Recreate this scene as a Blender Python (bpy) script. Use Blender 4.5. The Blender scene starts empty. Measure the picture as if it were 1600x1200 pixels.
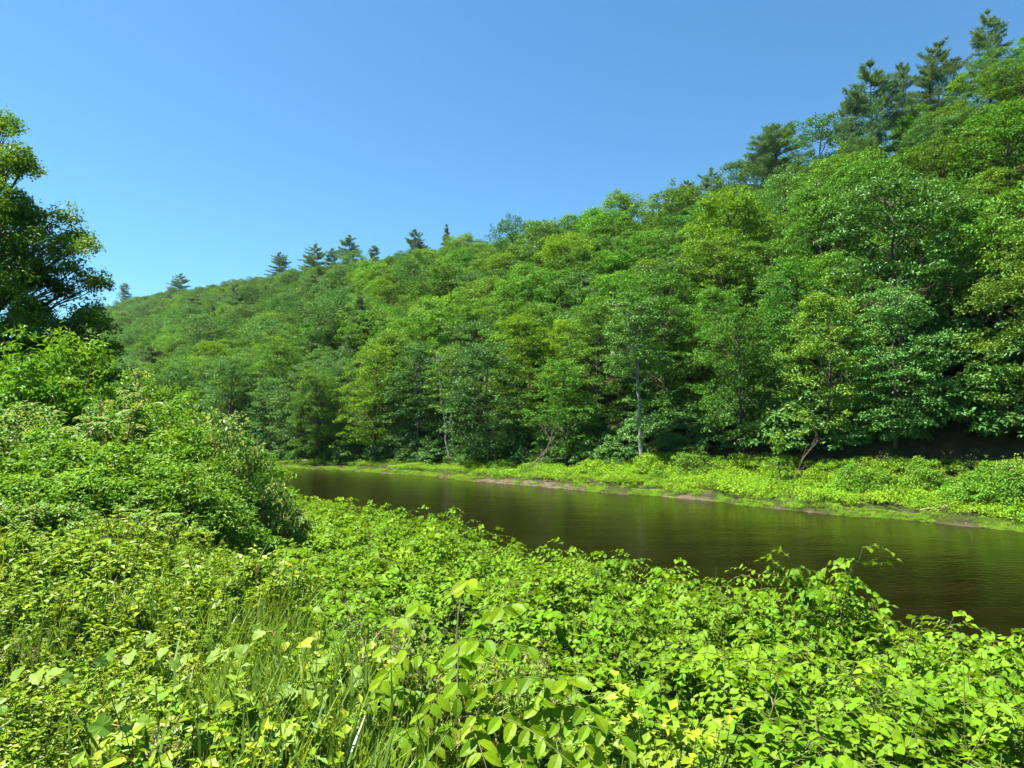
import bpy, math, random
import numpy as np

rng = np.random.default_rng(7)
random.seed(7)
SC = bpy.context.scene
COL = SC.collection

# ------------------------------------------------------------------ camera, light, exposure
EYE = 7.0
F = 1043.0                      # focal length in pixels of the 1600 px wide photograph
PITCH = math.atan(55 / F)
cam_d = bpy.data.cameras.new('camera')
cam_d.sensor_width = 36
cam_d.lens = F / 1600 * 36
cam_d.clip_start = 0.1
cam_d.clip_end = 4000
cam = bpy.data.objects.new('camera', cam_d)
COL.objects.link(cam)
cam.location = (0, 0, EYE)
cam.rotation_euler = (math.pi / 2 + PITCH, 0, 0)
SC.camera = cam

SUN_EL, SUN_AZ = 63, -84       # azimuth measured from +Y towards +X
world = bpy.data.worlds.new('World')
SC.world = world
world.use_nodes = True
wn = world.node_tree
bg = wn.nodes['Background']
sky = wn.nodes.new('ShaderNodeTexSky')
sky.sky_type = 'NISHITA'
sky.sun_disc = False
sky.sun_elevation = math.radians(SUN_EL)
sky.sun_rotation = math.radians(SUN_AZ)
sky.air_density = 1.0
sky.dust_density = 0.3
sky.ozone_density = 2.2
sky.altitude = 100
bg.inputs['Strength'].default_value = 0.0525
tint = wn.nodes.new('ShaderNodeMix')
tint.data_type = 'RGBA'; tint.blend_type = 'MULTIPLY'
tint.inputs['Factor'].default_value = 1
tint.inputs['B'].default_value = (.47, .86, 1.0, 1)      # the phone's deeper blue
wn.links.new(sky.outputs[0], tint.inputs['A'])
wn.links.new(tint.outputs['Result'], bg.inputs['Color'])

sl = bpy.data.lights.new('sun', 'SUN')
sl.energy = 5.0
sl.angle = math.radians(0.5)
sl.color = (1.0, 0.95, 0.84)
sun = bpy.data.objects.new('sun', sl)
COL.objects.link(sun)
_e, _a = math.radians(SUN_EL), math.radians(SUN_AZ)
from mathutils import Vector, Matrix, Euler
SUNV = Vector((math.sin(_a) * math.cos(_e), math.cos(_a) * math.cos(_e), math.sin(_e)))
sun.rotation_euler = (-SUNV).to_track_quat('-Z', 'Y').to_euler()

SC.view_settings.view_transform = 'Standard'
SC.view_settings.look = 'None'
SC.view_settings.exposure = 1.98
SC.view_settings.gamma = 1
SC.view_settings.use_curve_mapping = False
SC.render.engine = 'CYCLES'
cy = SC.cycles
cy.max_bounces = 5
cy.diffuse_bounces = 2
cy.glossy_bounces = 2
cy.transmission_bounces = 4
cy.transparent_max_bounces = 4
cy.use_denoising = True
cy.sample_clamp_indirect = 6
cy.caustics_reflective = False
cy.caustics_refractive = False

# ------------------------------------------------------------------ photograph geometry helpers
cp, sp = math.cos(PITCH), math.sin(PITCH)


def ray(px, py):
    a, b = (px - 800) / F, (600 - py) / F
    return np.array([a, cp - sp * b, sp + cp * b])


def at(px, py, D):
    r = ray(px, py)
    return np.array([0, 0, EYE]) + r * (D / r[1])


def on_z(px, py, z=0.0):
    r = ray(px, py)
    return np.array([0, 0, EYE]) + r * ((z - EYE) / r[2])


NU = np.array([0.61, 0.79]) / math.hypot(.61, .79)      # inland direction of the far bank
NT = np.array([-NU[1], NU[0]])                          # along the river, away to the left


def ut(x, y):
    return x * NU[0] + y * NU[1], x * NT[0] + y * NT[1]


def xy(u, t):
    return u * NU[0] + t * NT[0], u * NU[1] + t * NT[1]


_sh = [(430, 731), (560, 736), (700, 747), (850, 762), (1000, 773), (1200, 793), (1400, 812), (1600, 832)]
_st, _su = [], []
for px, py in _sh:
    p = on_z(px, py)
    u, t = ut(p[0], p[1])
    _st.append(t); _su.append(u)
o = np.argsort(_st)
_st, _su = np.array(_st)[o], np.array(_su)[o]
_st = np.concatenate([[-260, -90], _st, [_st[-1] + 60, _st[-1] + 260, 900]])
_su = np.concatenate([[_su[0] - 20, _su[0] - 3], _su, [_su[-1] + 1, _su[-1] + 30, _su[-1] + 120]])


def u_far(t):
    return np.interp(t, _st, _su) + 0.5 * np.sin(np.asarray(t) * .35) + .25 * np.sin(np.asarray(t) * .93 + 1)


def u_near(t):
    return np.interp(t, [-200, 12, 60, 200, 400, 900], [16, 18, 29, 36, 70, 160])


def u_edge(t):                                          # edge of the flat top of the near bank
    return np.interp(t, [-200, -6, 8, 14, 40, 900], [3.0, 3.0, 3.8, 6.0, 15, 120])


def s_edge(t):
    return np.interp(t, [-20, 25, 50, 75, 900], [12.0, 11.0, 8.0, 5.2, 5.0])


def vnoise(x, y, s, seed=0):
    """smooth value noise, vectorised"""
    x = np.asarray(x, float) / s; y = np.asarray(y, float) / s
    xi, yi = np.floor(x).astype(int), np.floor(y).astype(int)
    fx, fy = x - xi, y - yi
    fx, fy = fx * fx * (3 - 2 * fx), fy * fy * (3 - 2 * fy)

    def h(a, b):
        n = (a * 374761393 + b * 668265263 + seed * 974634777) & 0x7fffffff
        n = ((n ^ (n >> 13)) * 1274126177) & 0x7fffffff
        return ((n ^ (n >> 16)) & 0xffff) / 65535.0
    return (h(xi, yi) * (1 - fx) + h(xi + 1, yi) * fx) * (1 - fy) + (h(xi, yi + 1) * (1 - fx) + h(xi + 1, yi + 1) * fx) * fy


# ridge: skyline read in the photograph, distance inland of the crest guessed from the size of the crowns
_sk = [(1900, -140, 80), (1600, 18, 80), (1500, 97, 82), (1400, 165, 88), (1290, 240, 98), (1200, 275, 108), (1080, 315, 125), (1000, 330, 135), (900, 352, 142),
       (800, 368, 150), (700, 385, 156), (560, 405, 166), (430, 425, 175), (320, 442, 182), (200, 462, 190)]
TREE_H = 13.0


def solve_D(px, s):
    """depth along the pixel column px where the distance inland of the far shore is s"""
    a = (px - 800) / F
    lo, hi = 5.0, 1500.0
    for _ in range(50):
        m = (lo + hi) / 2
        u, t = ut(a * m, m)
        if u - float(u_far(t)) < s:
            lo = m
        else:
            hi = m
    return lo


_rt, _rs, _rz = [], [], []
for px, py, s in _sk:
    D = solve_D(px, s)
    r = ray(px, py)
    u, t = ut((px - 800) / F * D, D)
    _rt.append(t); _rs.append(s); _rz.append(EYE + r[2] / r[1] * D - TREE_H)
o = np.argsort(_rt)
_rt, _rs, _rz = np.array(_rt)[o], np.array(_rs)[o], np.array(_rz)[o]
_rt = np.concatenate([[_rt[0] - 120], _rt, [_rt[-1] + 400]])
_rs = np.concatenate([[_rs[0]], _rs, [_rs[-1]]])
_rz = np.concatenate([[_rz[0] + 5], _rz, [_rz[-1] - 25]])


def ground(x, y):
    x = np.asarray(x, float); y = np.asarray(y, float)
    u, t = ut(x, y)
    sF = u - u_far(t)
    sN = u_near(t) - u
    ue = u_edge(t)
    # far side
    rs, rz = np.interp(t, _rt, _rs), np.interp(t, _rt, _rz)
    bank = 0.18 * np.clip(sF, -30, 8) + .25 * vnoise(x, y, 3.0, 1) * np.clip(sF, 0, 1)
    q = np.clip((sF - 8) / (rs - 8), 0, 1)
    hill = (rz - 1.6) * (0.75 * q + 0.25 * np.sin(q * math.pi / 2) ** 1.0)
    over = np.clip(sF - rs, 0, None)
    hill = hill - 0.25 * over
    hill = hill + (vnoise(x, y, 22, 2) - .5) * 3 * np.clip(q * 4, 0, 1)
    zf = bank + np.where(sF > 8, hill, 0)
    # near side
    top = 5.15 + (vnoise(x, y, 2.2, 3) - .5) * .25
    w = np.clip((u - ue) / 1.9, 0, 1)
    low = np.clip(sN / np.maximum(u_near(t) - ue - 1.9, 1), -3, 1)
    zlow = np.where(low > 0, 3.1 * low ** 0.8, low * 3)
    w = w * w * (3 - 2 * w)
    zn = top * (1 - w) + zlow * w + .15 * (vnoise(x, y, 1.4, 4) - .5)
    mid = (u_near(t) + u_far(t)) / 2
    z = np.where(u < mid, zn, zf)
    return np.maximum(z, -1.5)


# ------------------------------------------------------------------ mesh helpers
class MB:
    """collects triangles / quads with a per-vertex float 'v' and a material index"""

    def __init__(self):
        self.V, self.A, self.Q, self.T, self.qm, self.tm, self.n = [], [], [], [], [], [], 0

    def add(self, V, quads=None, tris=None, v=0.5, m=0):
        V = np.asarray(V, float).reshape(-1, 3)
        self.V.append(V)
        self.A.append(np.broadcast_to(np.asarray(v, float), (len(V),)))
        if quads is not None and len(quads):
            q = np.asarray(quads) + self.n
            self.Q.append(q); self.qm.append(np.full(len(q), m))
        if tris is not None and len(tris):
            q = np.asarray(tris) + self.n
            self.T.append(q); self.tm.append(np.full(len(q), m))
        self.n += len(V)
        return self

    def mesh(self, name, mats, smooth=False):
        V = np.concatenate(self.V); A = np.concatenate(self.A)
        Q = np.concatenate(self.Q) if self.Q else np.zeros((0, 4), int)
        T = np.concatenate(self.T) if self.T else np.zeros((0, 3), int)
        me = bpy.data.meshes.new(name)
        me.vertices.add(len(V)); me.vertices.foreach_set('co', V.astype(np.float32).ravel())
        me.loops.add(len(Q) * 4 + len(T) * 3)
        me.loops.foreach_set('vertex_index', np.concatenate([Q.ravel(), T.ravel()]).astype(np.int32))
        me.polygons.add(len(Q) + len(T))
        me.polygons.foreach_set('loop_start', np.concatenate([np.arange(len(Q)) * 4, len(Q) * 4 + np.arange(len(T)) * 3]).astype(np.int32))
        mi = np.concatenate([x for x in (self.qm + self.tm)]) if (self.qm or self.tm) else np.zeros(0)
        me.polygons.foreach_set('material_index', mi.astype(np.int32))
        me.polygons.foreach_set('use_smooth', np.full(len(Q) + len(T), smooth))
        at_ = me.attributes.new('v', 'FLOAT', 'POINT')
        at_.data.foreach_set('value', A.astype(np.float32))
        for m in mats:
            me.materials.append(m)
        me.update(calc_edges=True)
        return me


def unit(a):
    a = np.asarray(a, float)
    return a / np.maximum(np.linalg.norm(a, axis=-1, keepdims=True), 1e-9)


# leaf templates: x along the midrib (0..1), y across, z up (normal)
def leaf_rhomb():
    V = np.array([[0, 0, 0], [.45, .33, .10], [1, 0, -.05], [.45, -.33, .10]])
    return V, None, np.array([[0, 2, 1], [0, 3, 2]])


def leaf_oval(w=.28, fold=.07, droop=.12):
    V = np.array([[0, 0, 0], [.22, w * .8, fold], [.55, w, fold], [.85, w * .55, fold * .4 - droop * .5], [1, 0, -droop],
                  [.85, -w * .55, fold * .4 - droop * .5], [.55, -w, fold], [.22, -w * .8, fold], [.3, 0, .0], [.7, 0, -droop * .3]])
    T = np.array([[0, 8, 1], [8, 2, 1], [8, 9, 2], [9, 3, 2], [9, 4, 3], [0, 7, 8], [8, 7, 6], [8, 6, 9], [9, 6, 5], [9, 5, 4]])
    return V, None, T


def leaf_heart(w=.40, fold=.06, droop=.18):
    V = np.array([[0, 0, 0], [-.06, w * .45, fold], [.12, w * .95, fold], [.40, w, fold * .8], [.72, w * .55, -droop * .3], [1, 0, -droop],
                  [.72, -w * .55, -droop * .3], [.40, -w, fold * .8], [.12, -w * .95, fold], [-.06, -w * .45, fold], [.38, 0, -.02], [.7, 0, -droop * .5]])
    T = np.array([[0, 2, 1], [0, 10, 2], [10, 3, 2], [10, 11, 3], [11, 4, 3], [11, 5, 4],
                  [0, 9, 8], [0, 8, 10], [10, 8, 7], [10, 7, 11], [11, 7, 6], [11, 6, 5]])
    return V, None, T


def leaf_lobed(w=.52):
    k = [(0, 0), (-.12, .30), (.05, .50), (.22, .42), (.42, .56), (.55, .36), (.8, .30), (1, 0)]
    top = [[a, b * w / .52, .05 * (1 - abs(2 * a - 1))] for a, b in k[1:-1]]
    bot = [[a, -b, c] for a, b, c in top]
    V = np.array([[0, 0, 0]] + top + [[1, 0, -.08]] + bot[::-1] + [[.4, 0, -.03]])
    n = len(V) - 1
    T = np.array([[n, (i + 1) % n, i] for i in range(n)])
    return V, None, T


def leaf_blade():
    V = np.array([[0, .02, 0], [0, -.02, 0], [.4, .022, .12], [.4, -.022, .12], [.75, .014, .10], [.75, -.014, .10], [1, 0, -.02]])
    return V, np.array([[0, 1, 3, 2], [2, 3, 5, 4]]), np.array([[4, 5, 6]])


def put(mb, tpl, P, X, N, size, v, m=0):
    """place len(P) copies of a leaf template: tip direction X, normal about N"""
    V0, Q0, T0 = tpl
    P = np.asarray(P, float); n = len(P)
    X = unit(X); Y = unit(np.cross(N, X)); Z = np.cross(X, Y)
    size = np.broadcast_to(np.asarray(size, float), (n,))
    k = len(V0)
    W = P[:, None, :] + size[:, None, None] * (V0[None, :, 0:1] * X[:, None] + V0[None, :, 1:2] * Y[:, None] + V0[None, :, 2:3] * Z[:, None])
    base = (np.arange(n) * k)[:, None, None]
    q = (Q0[None] + base).reshape(-1, 4) if Q0 is not None else None
    t = (T0[None] + base).reshape(-1, 3) if T0 is not None else None
    mb.add(W.reshape(-1, 3), q, t, np.repeat(np.broadcast_to(v, (n,)), k), m)


def tube(mb, pts, radii, sides=6, v=0.5, m=0, cap=True):
    pts = np.asarray(pts, float); n = len(pts)
    d = np.gradient(pts, axis=0) if n > 2 else np.repeat([pts[-1] - pts[0]], n, 0)
    d = unit(d)
    ref = np.where(np.abs(d[:, 2:3]) > .9, [[1., 0, 0]], [[0, 0, 1.]])
    a = unit(np.cross(d, ref)); b = np.cross(d, a)
    ang = np.arange(sides) * 2 * math.pi / sides
    r = np.asarray(radii, float)[:, None, None]
    V = pts[:, None] + r * (np.cos(ang)[None, :, None] * a[:, None] + np.sin(ang)[None, :, None] * b[:, None])
    Q = []
    for i in range(n - 1):
        for j in range(sides):
            k = (j + 1) % sides
            Q.append([i * sides + j, i * sides + k, (i + 1) * sides + k, (i + 1) * sides + j])
    T = []
    V = V.reshape(-1, 3)
    if cap:
        V = np.vstack([V, pts[-1]])
        e = len(V) - 1
        T = [[(n - 1) * sides + j, (n - 1) * sides + (j + 1) % sides, e] for j in range(sides)]
    mb.add(V, Q, T, v, m)


def rnd(n, s=1.0):
    return rng.normal(0, s, (n, 3))


def bend(p0, p1, k=6, sag=0.0, wob=0.0):
    s = np.linspace(0, 1, k)[:, None]
    P = np.asarray(p0) * (1 - s) + np.asarray(p1) * s
    P[:, 2] += sag * 4 * (s * (1 - s))[:, 0]
    w = rnd(k, wob); w[0] = 0; w[-1] = 0
    return P + w


# ------------------------------------------------------------------ materials
def leaf_mat(name, c0, c1, trans=.35, gloss=.05, rough=.42, tcol=None, var=.25, back=None):
    """c0..c1 mixed by the leaf's own value v, shifted a little per object"""
    c0 = tuple(.86 * q for q in c0); c1 = tuple(.86 * q for q in c1)
    m = bpy.data.materials.new(name)
    m.use_nodes = True
    nt = m.node_tree; N = nt.nodes; L = nt.links
    N.clear()
    out = N.new('ShaderNodeOutputMaterial')
    a = N.new('ShaderNodeAttribute'); a.attribute_name = 'v'
    oi = N.new('ShaderNodeObjectInfo')
    mix = N.new('ShaderNodeMix'); mix.data_type = 'RGBA'
    mix.inputs['A'].default_value = (*c0, 1); mix.inputs['B'].default_value = (*c1, 1)
    L.new(a.outputs['Fac'], mix.inputs['Factor'])
    hs = N.new('ShaderNodeHueSaturation')
    mr = N.new('ShaderNodeMapRange')
    mr.inputs['To Min'].default_value = 1 - var; mr.inputs['To Max'].default_value = 1 + var
    L.new(oi.outputs['Random'], mr.inputs['Value']); L.new(mr.outputs[0], hs.inputs['Value'])
    wn2 = N.new('ShaderNodeTexWhiteNoise'); wn2.noise_dimensions = '1D'
    L.new(oi.outputs['Random'], wn2.inputs['W'])
    mh = N.new('ShaderNodeMapRange')
    mh.inputs['To Min'].default_value = 0.5 - var * .055; mh.inputs['To Max'].default_value = 0.5 + var * .055
    L.new(wn2.outputs['Value'], mh.inputs['Value']); L.new(mh.outputs[0], hs.inputs['Hue'])
    L.new(mix.outputs['Result'], hs.inputs['Color'])
    col = hs.outputs[0]
    if back is not None:
        geo = N.new('ShaderNodeNewGeometry')
        mb_ = N.new('ShaderNodeMix'); mb_.data_type = 'RGBA'
        L.new(geo.outputs['Backfacing'], mb_.inputs['Factor'])
        L.new(col, mb_.inputs['A']); mb_.inputs['B'].default_value = (*back, 1)
        col = mb_.outputs['Result']
    d = N.new('ShaderNodeBsdfDiffuse'); L.new(col, d.inputs['Color'])
    t = N.new('ShaderNodeBsdfTranslucent')
    tm = N.new('ShaderNodeMix'); tm.data_type = 'RGBA'; tm.blend_type = 'MULTIPLY'
    tm.inputs['Factor'].default_value = 1
    L.new(col, tm.inputs['A']); tm.inputs['B'].default_value = (*(tcol or (1.3, 1.15, .45)), 1)
    L.new(tm.outputs['Result'], t.inputs['Color'])
    ms = N.new('ShaderNodeMixShader'); ms.inputs[0].default_value = trans
    L.new(d.outputs[0], ms.inputs[1]); L.new(t.outputs[0], ms.inputs[2])
    g = N.new('ShaderNodeBsdfGlossy'); g.inputs['Roughness'].default_value = rough
    g.inputs['Color'].default_value = (1, 1, 1, 1)
    m2 = N.new('ShaderNodeMixShader'); m2.inputs[0].default_value = gloss
    L.new(ms.outputs[0], m2.inputs[1]); L.new(g.outputs[0], m2.inputs[2])
    L.new(m2.outputs[0], out.inputs['Surface'])
    return m


def rough_mat(name, c0, c1, scale=4, detail=5, rough=.9, bump=.3, stretch=(1, 1, 1)):
    c0 = tuple(.74 * q for q in c0); c1 = tuple(.74 * q for q in c1)
    m = bpy.data.materials.new(name)
    m.use_nodes = True
    nt = m.node_tree; N = nt.nodes; L = nt.links
    b = N['Principled BSDF']; b.inputs['Roughness'].default_value = rough
    b.inputs['Specular IOR Level'].default_value = .2
    tc = N.new('ShaderNodeTexCoord'); mp = N.new('ShaderNodeMapping')
    mp.inputs['Scale'].default_value = stretch
    L.new(tc.outputs['Object'], mp.inputs[0])
    n = N.new('ShaderNodeTexNoise'); n.inputs['Scale'].default_value = scale; n.inputs['Detail'].default_value = detail
    L.new(mp.outputs[0], n.inputs['Vector'])
    r = N.new('ShaderNodeValToRGB')
    r.color_ramp.elements[0].position = .35; r.color_ramp.elements[0].color = (*c0, 1)
    r.color_ramp.elements[1].position = .65; r.color_ramp.elements[1].color = (*c1, 1)
    L.new(n.outputs[0], r.inputs[0]); L.new(r.outputs[0], b.inputs['Base Color'])
    bp = N.new('ShaderNodeBump'); bp.inputs['Strength'].default_value = bump
    L.new(n.outputs[0], bp.inputs['Height']); L.new(bp.outputs[0], b.inputs['Normal'])
    return m


M = {}
M['tree'] = leaf_mat('tree_leaf', (.062, .180, .018), (.155, .320, .036), .24, .008, .5, var=.3)
M['tree_yellow'] = leaf_mat('yellowish_tree_leaf', (.105, .25, .013), (.20, .36, .020), .28, .008, .5, var=.12)
M['tree_deep'] = leaf_mat('deep_green_leaf', (.050, .160, .028), (.135, .285, .058), .22, .014, .45, var=.2)
M['bigtree'] = leaf_mat('big_tree_leaf', (.058, .155, .016), (.15, .29, .028), .30, .02, .45, var=.1)
M['pine'] = leaf_mat('pine_needle', (.095, .205, .075), (.18, .30, .12), .2, .01, .5, var=.15)
M['knot'] = leaf_mat('knotweed_leaf', (.102, .232, .009), (.188, .34, .012), .38, .005, .5, tcol=(1.25, 1.15, .5), var=.16)
M['sumac'] = leaf_mat('sumac_leaf', (.085, .225, .022), (.18, .35, .04), .35, .02, .42, var=.12, back=(.27, .36, .18))
M['shrub'] = leaf_mat('shrub_leaf', (.088, .235, .018), (.185, .36, .03), .35, .01, .45, var=.12)
M['locust'] = leaf_mat('locust_leaf', (.115, .24, .007), (.22, .35, .010), .48, .006, .45, tcol=(1.2, 1.1, .5), var=.2)
M['herb'] = leaf_mat('herb_leaf', (.085, .20, .014), (.28, .38, .018), .35, .012, .45, tcol=(1.1, 1.15, .6), var=.25)
M['grass'] = leaf_mat('grass_blade', (.09, .19, .025), (.21, .31, .042), .35, .02, .4, var=.2)
M['straw'] = leaf_mat('dry_grass', (.22, .21, .09), (.30, .28, .13), .2, .01, .45, var=.12)
M['vine'] = leaf_mat('grape_leaf', (.15, .28, .03), (.24, .36, .06), .38, .006, .45, var=.2)
M['bank'] = leaf_mat('bank_herb', (.145, .32, .014), (.25, .43, .022), .35, .01, .5, var=.2)
M['bark'] = rough_mat('bark', (.05, .04, .03), (.16, .135, .11), 6, 6, stretch=(1, 1, .25))
M['pale_bark'] = rough_mat('pale_bark', (.16, .145, .12), (.60, .55, .47), 5, 6, stretch=(1, 1, .35))
M['dead'] = rough_mat('dead_wood', (.17, .14, .10), (.36, .30, .22), 8, 5, stretch=(1, 1, .4))
M['stem'] = rough_mat('green_stem', (.07, .11, .025), (.15, .15, .06), 8, 3)
M['redstem'] = rough_mat('reddish_twig', (.16, .09, .05), (.27, .16, .08), 8, 3)
M['stone'] = rough_mat('river_stone', (.25, .24, .22), (.55, .53, .49), 5, 6)
M['mud'] = rough_mat('river_mud', (.11, .08, .045), (.28, .21, .13), 2.5, 8, bump=.6)


def terrain_mat():
    m = bpy.data.materials.new('forest_floor_and_soil')
    m.use_nodes = True
    nt = m.node_tree; N = nt.nodes; L = nt.links
    b = N['Principled BSDF']; b.inputs['Roughness'].default_value = .95
    b.inputs['Specular IOR Level'].default_value = .1
    tc = N.new('ShaderNodeTexCoord')
    n = N.new('ShaderNodeTexNoise'); n.inputs['Scale'].default_value = 1.3; n.inputs['Detail'].default_value = 9
    n.inputs['Roughness'].default_value = .65
    L.new(tc.outputs['Object'], n.inputs['Vector'])
    r = N.new('ShaderNodeValToRGB'); e = r.color_ramp.elements
    e[0].position = .3; e[0].color = (.018, .018, .008, 1)
    e[1].position = .7; e[1].color = (.065, .045, .024, 1)
    x = r.color_ramp.elements.new(.52); x.color = (.028, .036, .011, 1)
    L.new(n.outputs[0], r.inputs[0])
    # bank strip: attribute v = 1 on bare mud, .5 grassy, 0 elsewhere
    a = N.new('ShaderNodeAttribute'); a.attribute_name = 'v'
    n2 = N.new('ShaderNodeTexNoise'); n2.inputs['Scale'].default_value = .9; n2.inputs['Detail'].default_value = 8
    L.new(tc.outputs['Object'], n2.inputs['Vector'])
    r2 = N.new('ShaderNodeValToRGB'); e = r2.color_ramp.elements
    e[0].position = .38; e[0].color = (.045, .036, .018, 1)
    e[1].position = .62; e[1].color = (.092, .080, .046, 1)
    L.new(n2.outputs[0], r2.inputs[0])
    mx = N.new('ShaderNodeMix'); mx.data_type = 'RGBA'
    L.new(a.outputs['Fac'], mx.inputs['Factor']); L.new(r.outputs[0], mx.inputs['A']); L.new(r2.outputs[0], mx.inputs['B'])
    L.new(mx.outputs['Result'], b.inputs['Base Color'])
    bp = N.new('ShaderNodeBump'); bp.inputs['Strength'].default_value = .7; bp.inputs['Distance'].default_value = .12
    L.new(n2.outputs[0], bp.inputs['Height']); L.new(bp.outputs[0], b.inputs['Normal'])
    return m


def water_mat():
    m = bpy.data.materials.new('dark_river_water')
    m.use_nodes = True
    nt = m.node_tree; N = nt.nodes; L = nt.links
    b = N['Principled BSDF']
    b.inputs['Roughness'].default_value = .09
    b.inputs['IOR'].default_value = 1.33
    tc = N.new('ShaderNodeTexCoord')
    mp = N.new('ShaderNodeMapping')
    mp.inputs['Rotation'].default_value = (0, 0, -math.atan2(NT[1], NT[0]) + .12)
    mp.inputs['Scale'].default_value = (.16, 1.0, 1)
    L.new(tc.outputs['Object'], mp.inputs[0])
    n0 = N.new('ShaderNodeTexNoise'); n0.inputs['Scale'].default_value = .35; n0.inputs['Detail'].default_value = 5
    L.new(mp.outputs[0], n0.inputs['Vector'])
    r = N.new('ShaderNodeValToRGB'); e = r.color_ramp.elements
    e[0].position = .35; e[0].color = (.0042, .0027, .0007, 1)
    e[1].position = .68; e[1].color = (.0075, .0052, .0014, 1)
    L.new(n0.outputs[0], r.inputs[0]); L.new(r.outputs[0], b.inputs['Base Color'])
    mp2 = N.new('ShaderNodeMapping')
    mp2.inputs['Rotation'].default_value = (0, 0, .05)
    mp2.inputs['Scale'].default_value = (.45, 1.0, 1)
    L.new(tc.outputs['Object'], mp2.inputs[0])
    n1 = N.new('ShaderNodeTexNoise'); n1.inputs['Scale'].default_value = 4.2; n1.inputs['Detail'].default_value = 4
    n1.inputs['Distortion'].default_value = .4
    L.new(mp2.outputs[0], n1.inputs['Vector'])
    n2 = N.new('ShaderNodeTexNoise'); n2.inputs['Scale'].default_value = .5; n2.inputs['Detail'].default_value = 3
    L.new(mp2.outputs[0], n2.inputs['Vector'])
    ad = N.new('ShaderNodeMath'); ad.operation = 'MULTIPLY_ADD'; ad.inputs[1].default_value = 1.6
    L.new(n2.outputs[0], ad.inputs[0]); L.new(n1.outputs[0], ad.inputs[2])
    bp = N.new('ShaderNodeBump'); bp.inputs['Strength'].default_value = .32; bp.inputs['Distance'].default_value = .06
    L.new(ad.outputs[0], bp.inputs['Height']); L.new(bp.outputs[0], b.inputs['Normal'])
    return m


# ------------------------------------------------------------------ scene object helpers
def link(name, data, parent=None, loc=None, rot=None, scl=None):
    o = bpy.data.objects.new(name, data)
    COL.objects.link(o)
    if parent is not None:
        o.parent = parent
    if loc is not None:
        o.location = loc
    if rot is not None:
        o.rotation_euler = rot
    if scl is not None:
        o.scale = (scl,) * 3 if np.isscalar(scl) else scl
    return o


def tag(o, label=None, cat=None, group=None, kind=None):
    if label: o['label'] = label
    if cat: o['category'] = cat
    if group: o['group'] = group
    if kind: o['kind'] = kind
    return o


def thing(name, loc, rz=0, scl=1, label=None, cat=None, group=None):
    o = link(name, None, loc=loc, rot=(0, 0, rz), scl=scl)
    o.empty_display_size = .2
    return tag(o, label, cat, group)


def scatter(name, P, R, S, I, sources, label, cat=None):
    """one object that instances the source meshes on its points (for what nobody could count)"""
    me = bpy.data.meshes.new(name)
    n = len(P)
    me.vertices.add(n); me.vertices.foreach_set('co', np.asarray(P, np.float32).ravel())
    a = me.attributes.new('rot', 'FLOAT_VECTOR', 'POINT'); a.data.foreach_set('vector', np.asarray(R, np.float32).ravel())
    a = me.attributes.new('scl', 'FLOAT_VECTOR', 'POINT')
    S = np.asarray(S, np.float32)
    if S.ndim == 1: S = np.repeat(S[:, None], 3, 1)
    a.data.foreach_set('vector', S.ravel())
    a = me.attributes.new('idx', 'INT', 'POINT'); a.data.foreach_set('value', np.asarray(I, np.int32))
    ng = bpy.data.node_groups.new(name + '_nodes', 'GeometryNodeTree')
    ng.interface.new_socket('Geometry', in_out='INPUT', socket_type='NodeSocketGeometry')
    ng.interface.new_socket('Geometry', in_out='OUTPUT', socket_type='NodeSocketGeometry')
    N, L = ng.nodes, ng.links
    gi = N.new('NodeGroupInput'); go = N.new('NodeGroupOutput')
    jn = N.new('GeometryNodeJoinGeometry')

    def named(k, typ):
        x = N.new('GeometryNodeInputNamedAttribute'); x.data_type = typ; x.inputs[0].default_value = k
        return x.outputs[0]
    ra, sa, ia = named('rot', 'FLOAT_VECTOR'), named('scl', 'FLOAT_VECTOR'), named('idx', 'INT')
    for k, meshes in enumerate(sources):
        c = bpy.data.collections.new('%s_source_%d' % (name, k))
        for j, mm in enumerate(meshes):
            c.objects.link(bpy.data.objects.new('%s_%d_%03d' % (name, k, j), mm))
        ci = N.new('GeometryNodeCollectionInfo'); ci.inputs['Collection'].default_value = c
        ci.inputs['Separate Children'].default_value = True
        ip = N.new('GeometryNodeInstanceOnPoints'); ip.inputs['Pick Instance'].default_value = True
        L.new(gi.outputs[0], ip.inputs['Points']); L.new(ci.outputs[0], ip.inputs['Instance'])
        L.new(ia, ip.inputs['Instance Index'])
        er = N.new('FunctionNodeEulerToRotation'); L.new(ra, er.inputs[0])
        L.new(er.outputs[0], ip.inputs['Rotation']); L.new(sa, ip.inputs['Scale'])
        L.new(ip.outputs[0], jn.inputs[0])
    L.new(jn.outputs[0], go.inputs[0])
    o = link(name, me)
    md = o.modifiers.new('scatter', 'NODES'); md.node_group = ng
    return tag(o, label, cat, kind='stuff')


def in_view(x, y, pad=120, z=None):
    if y < .5: return False
    px = 800 + F * x / y
    return -pad < px < 1600 + pad


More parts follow.
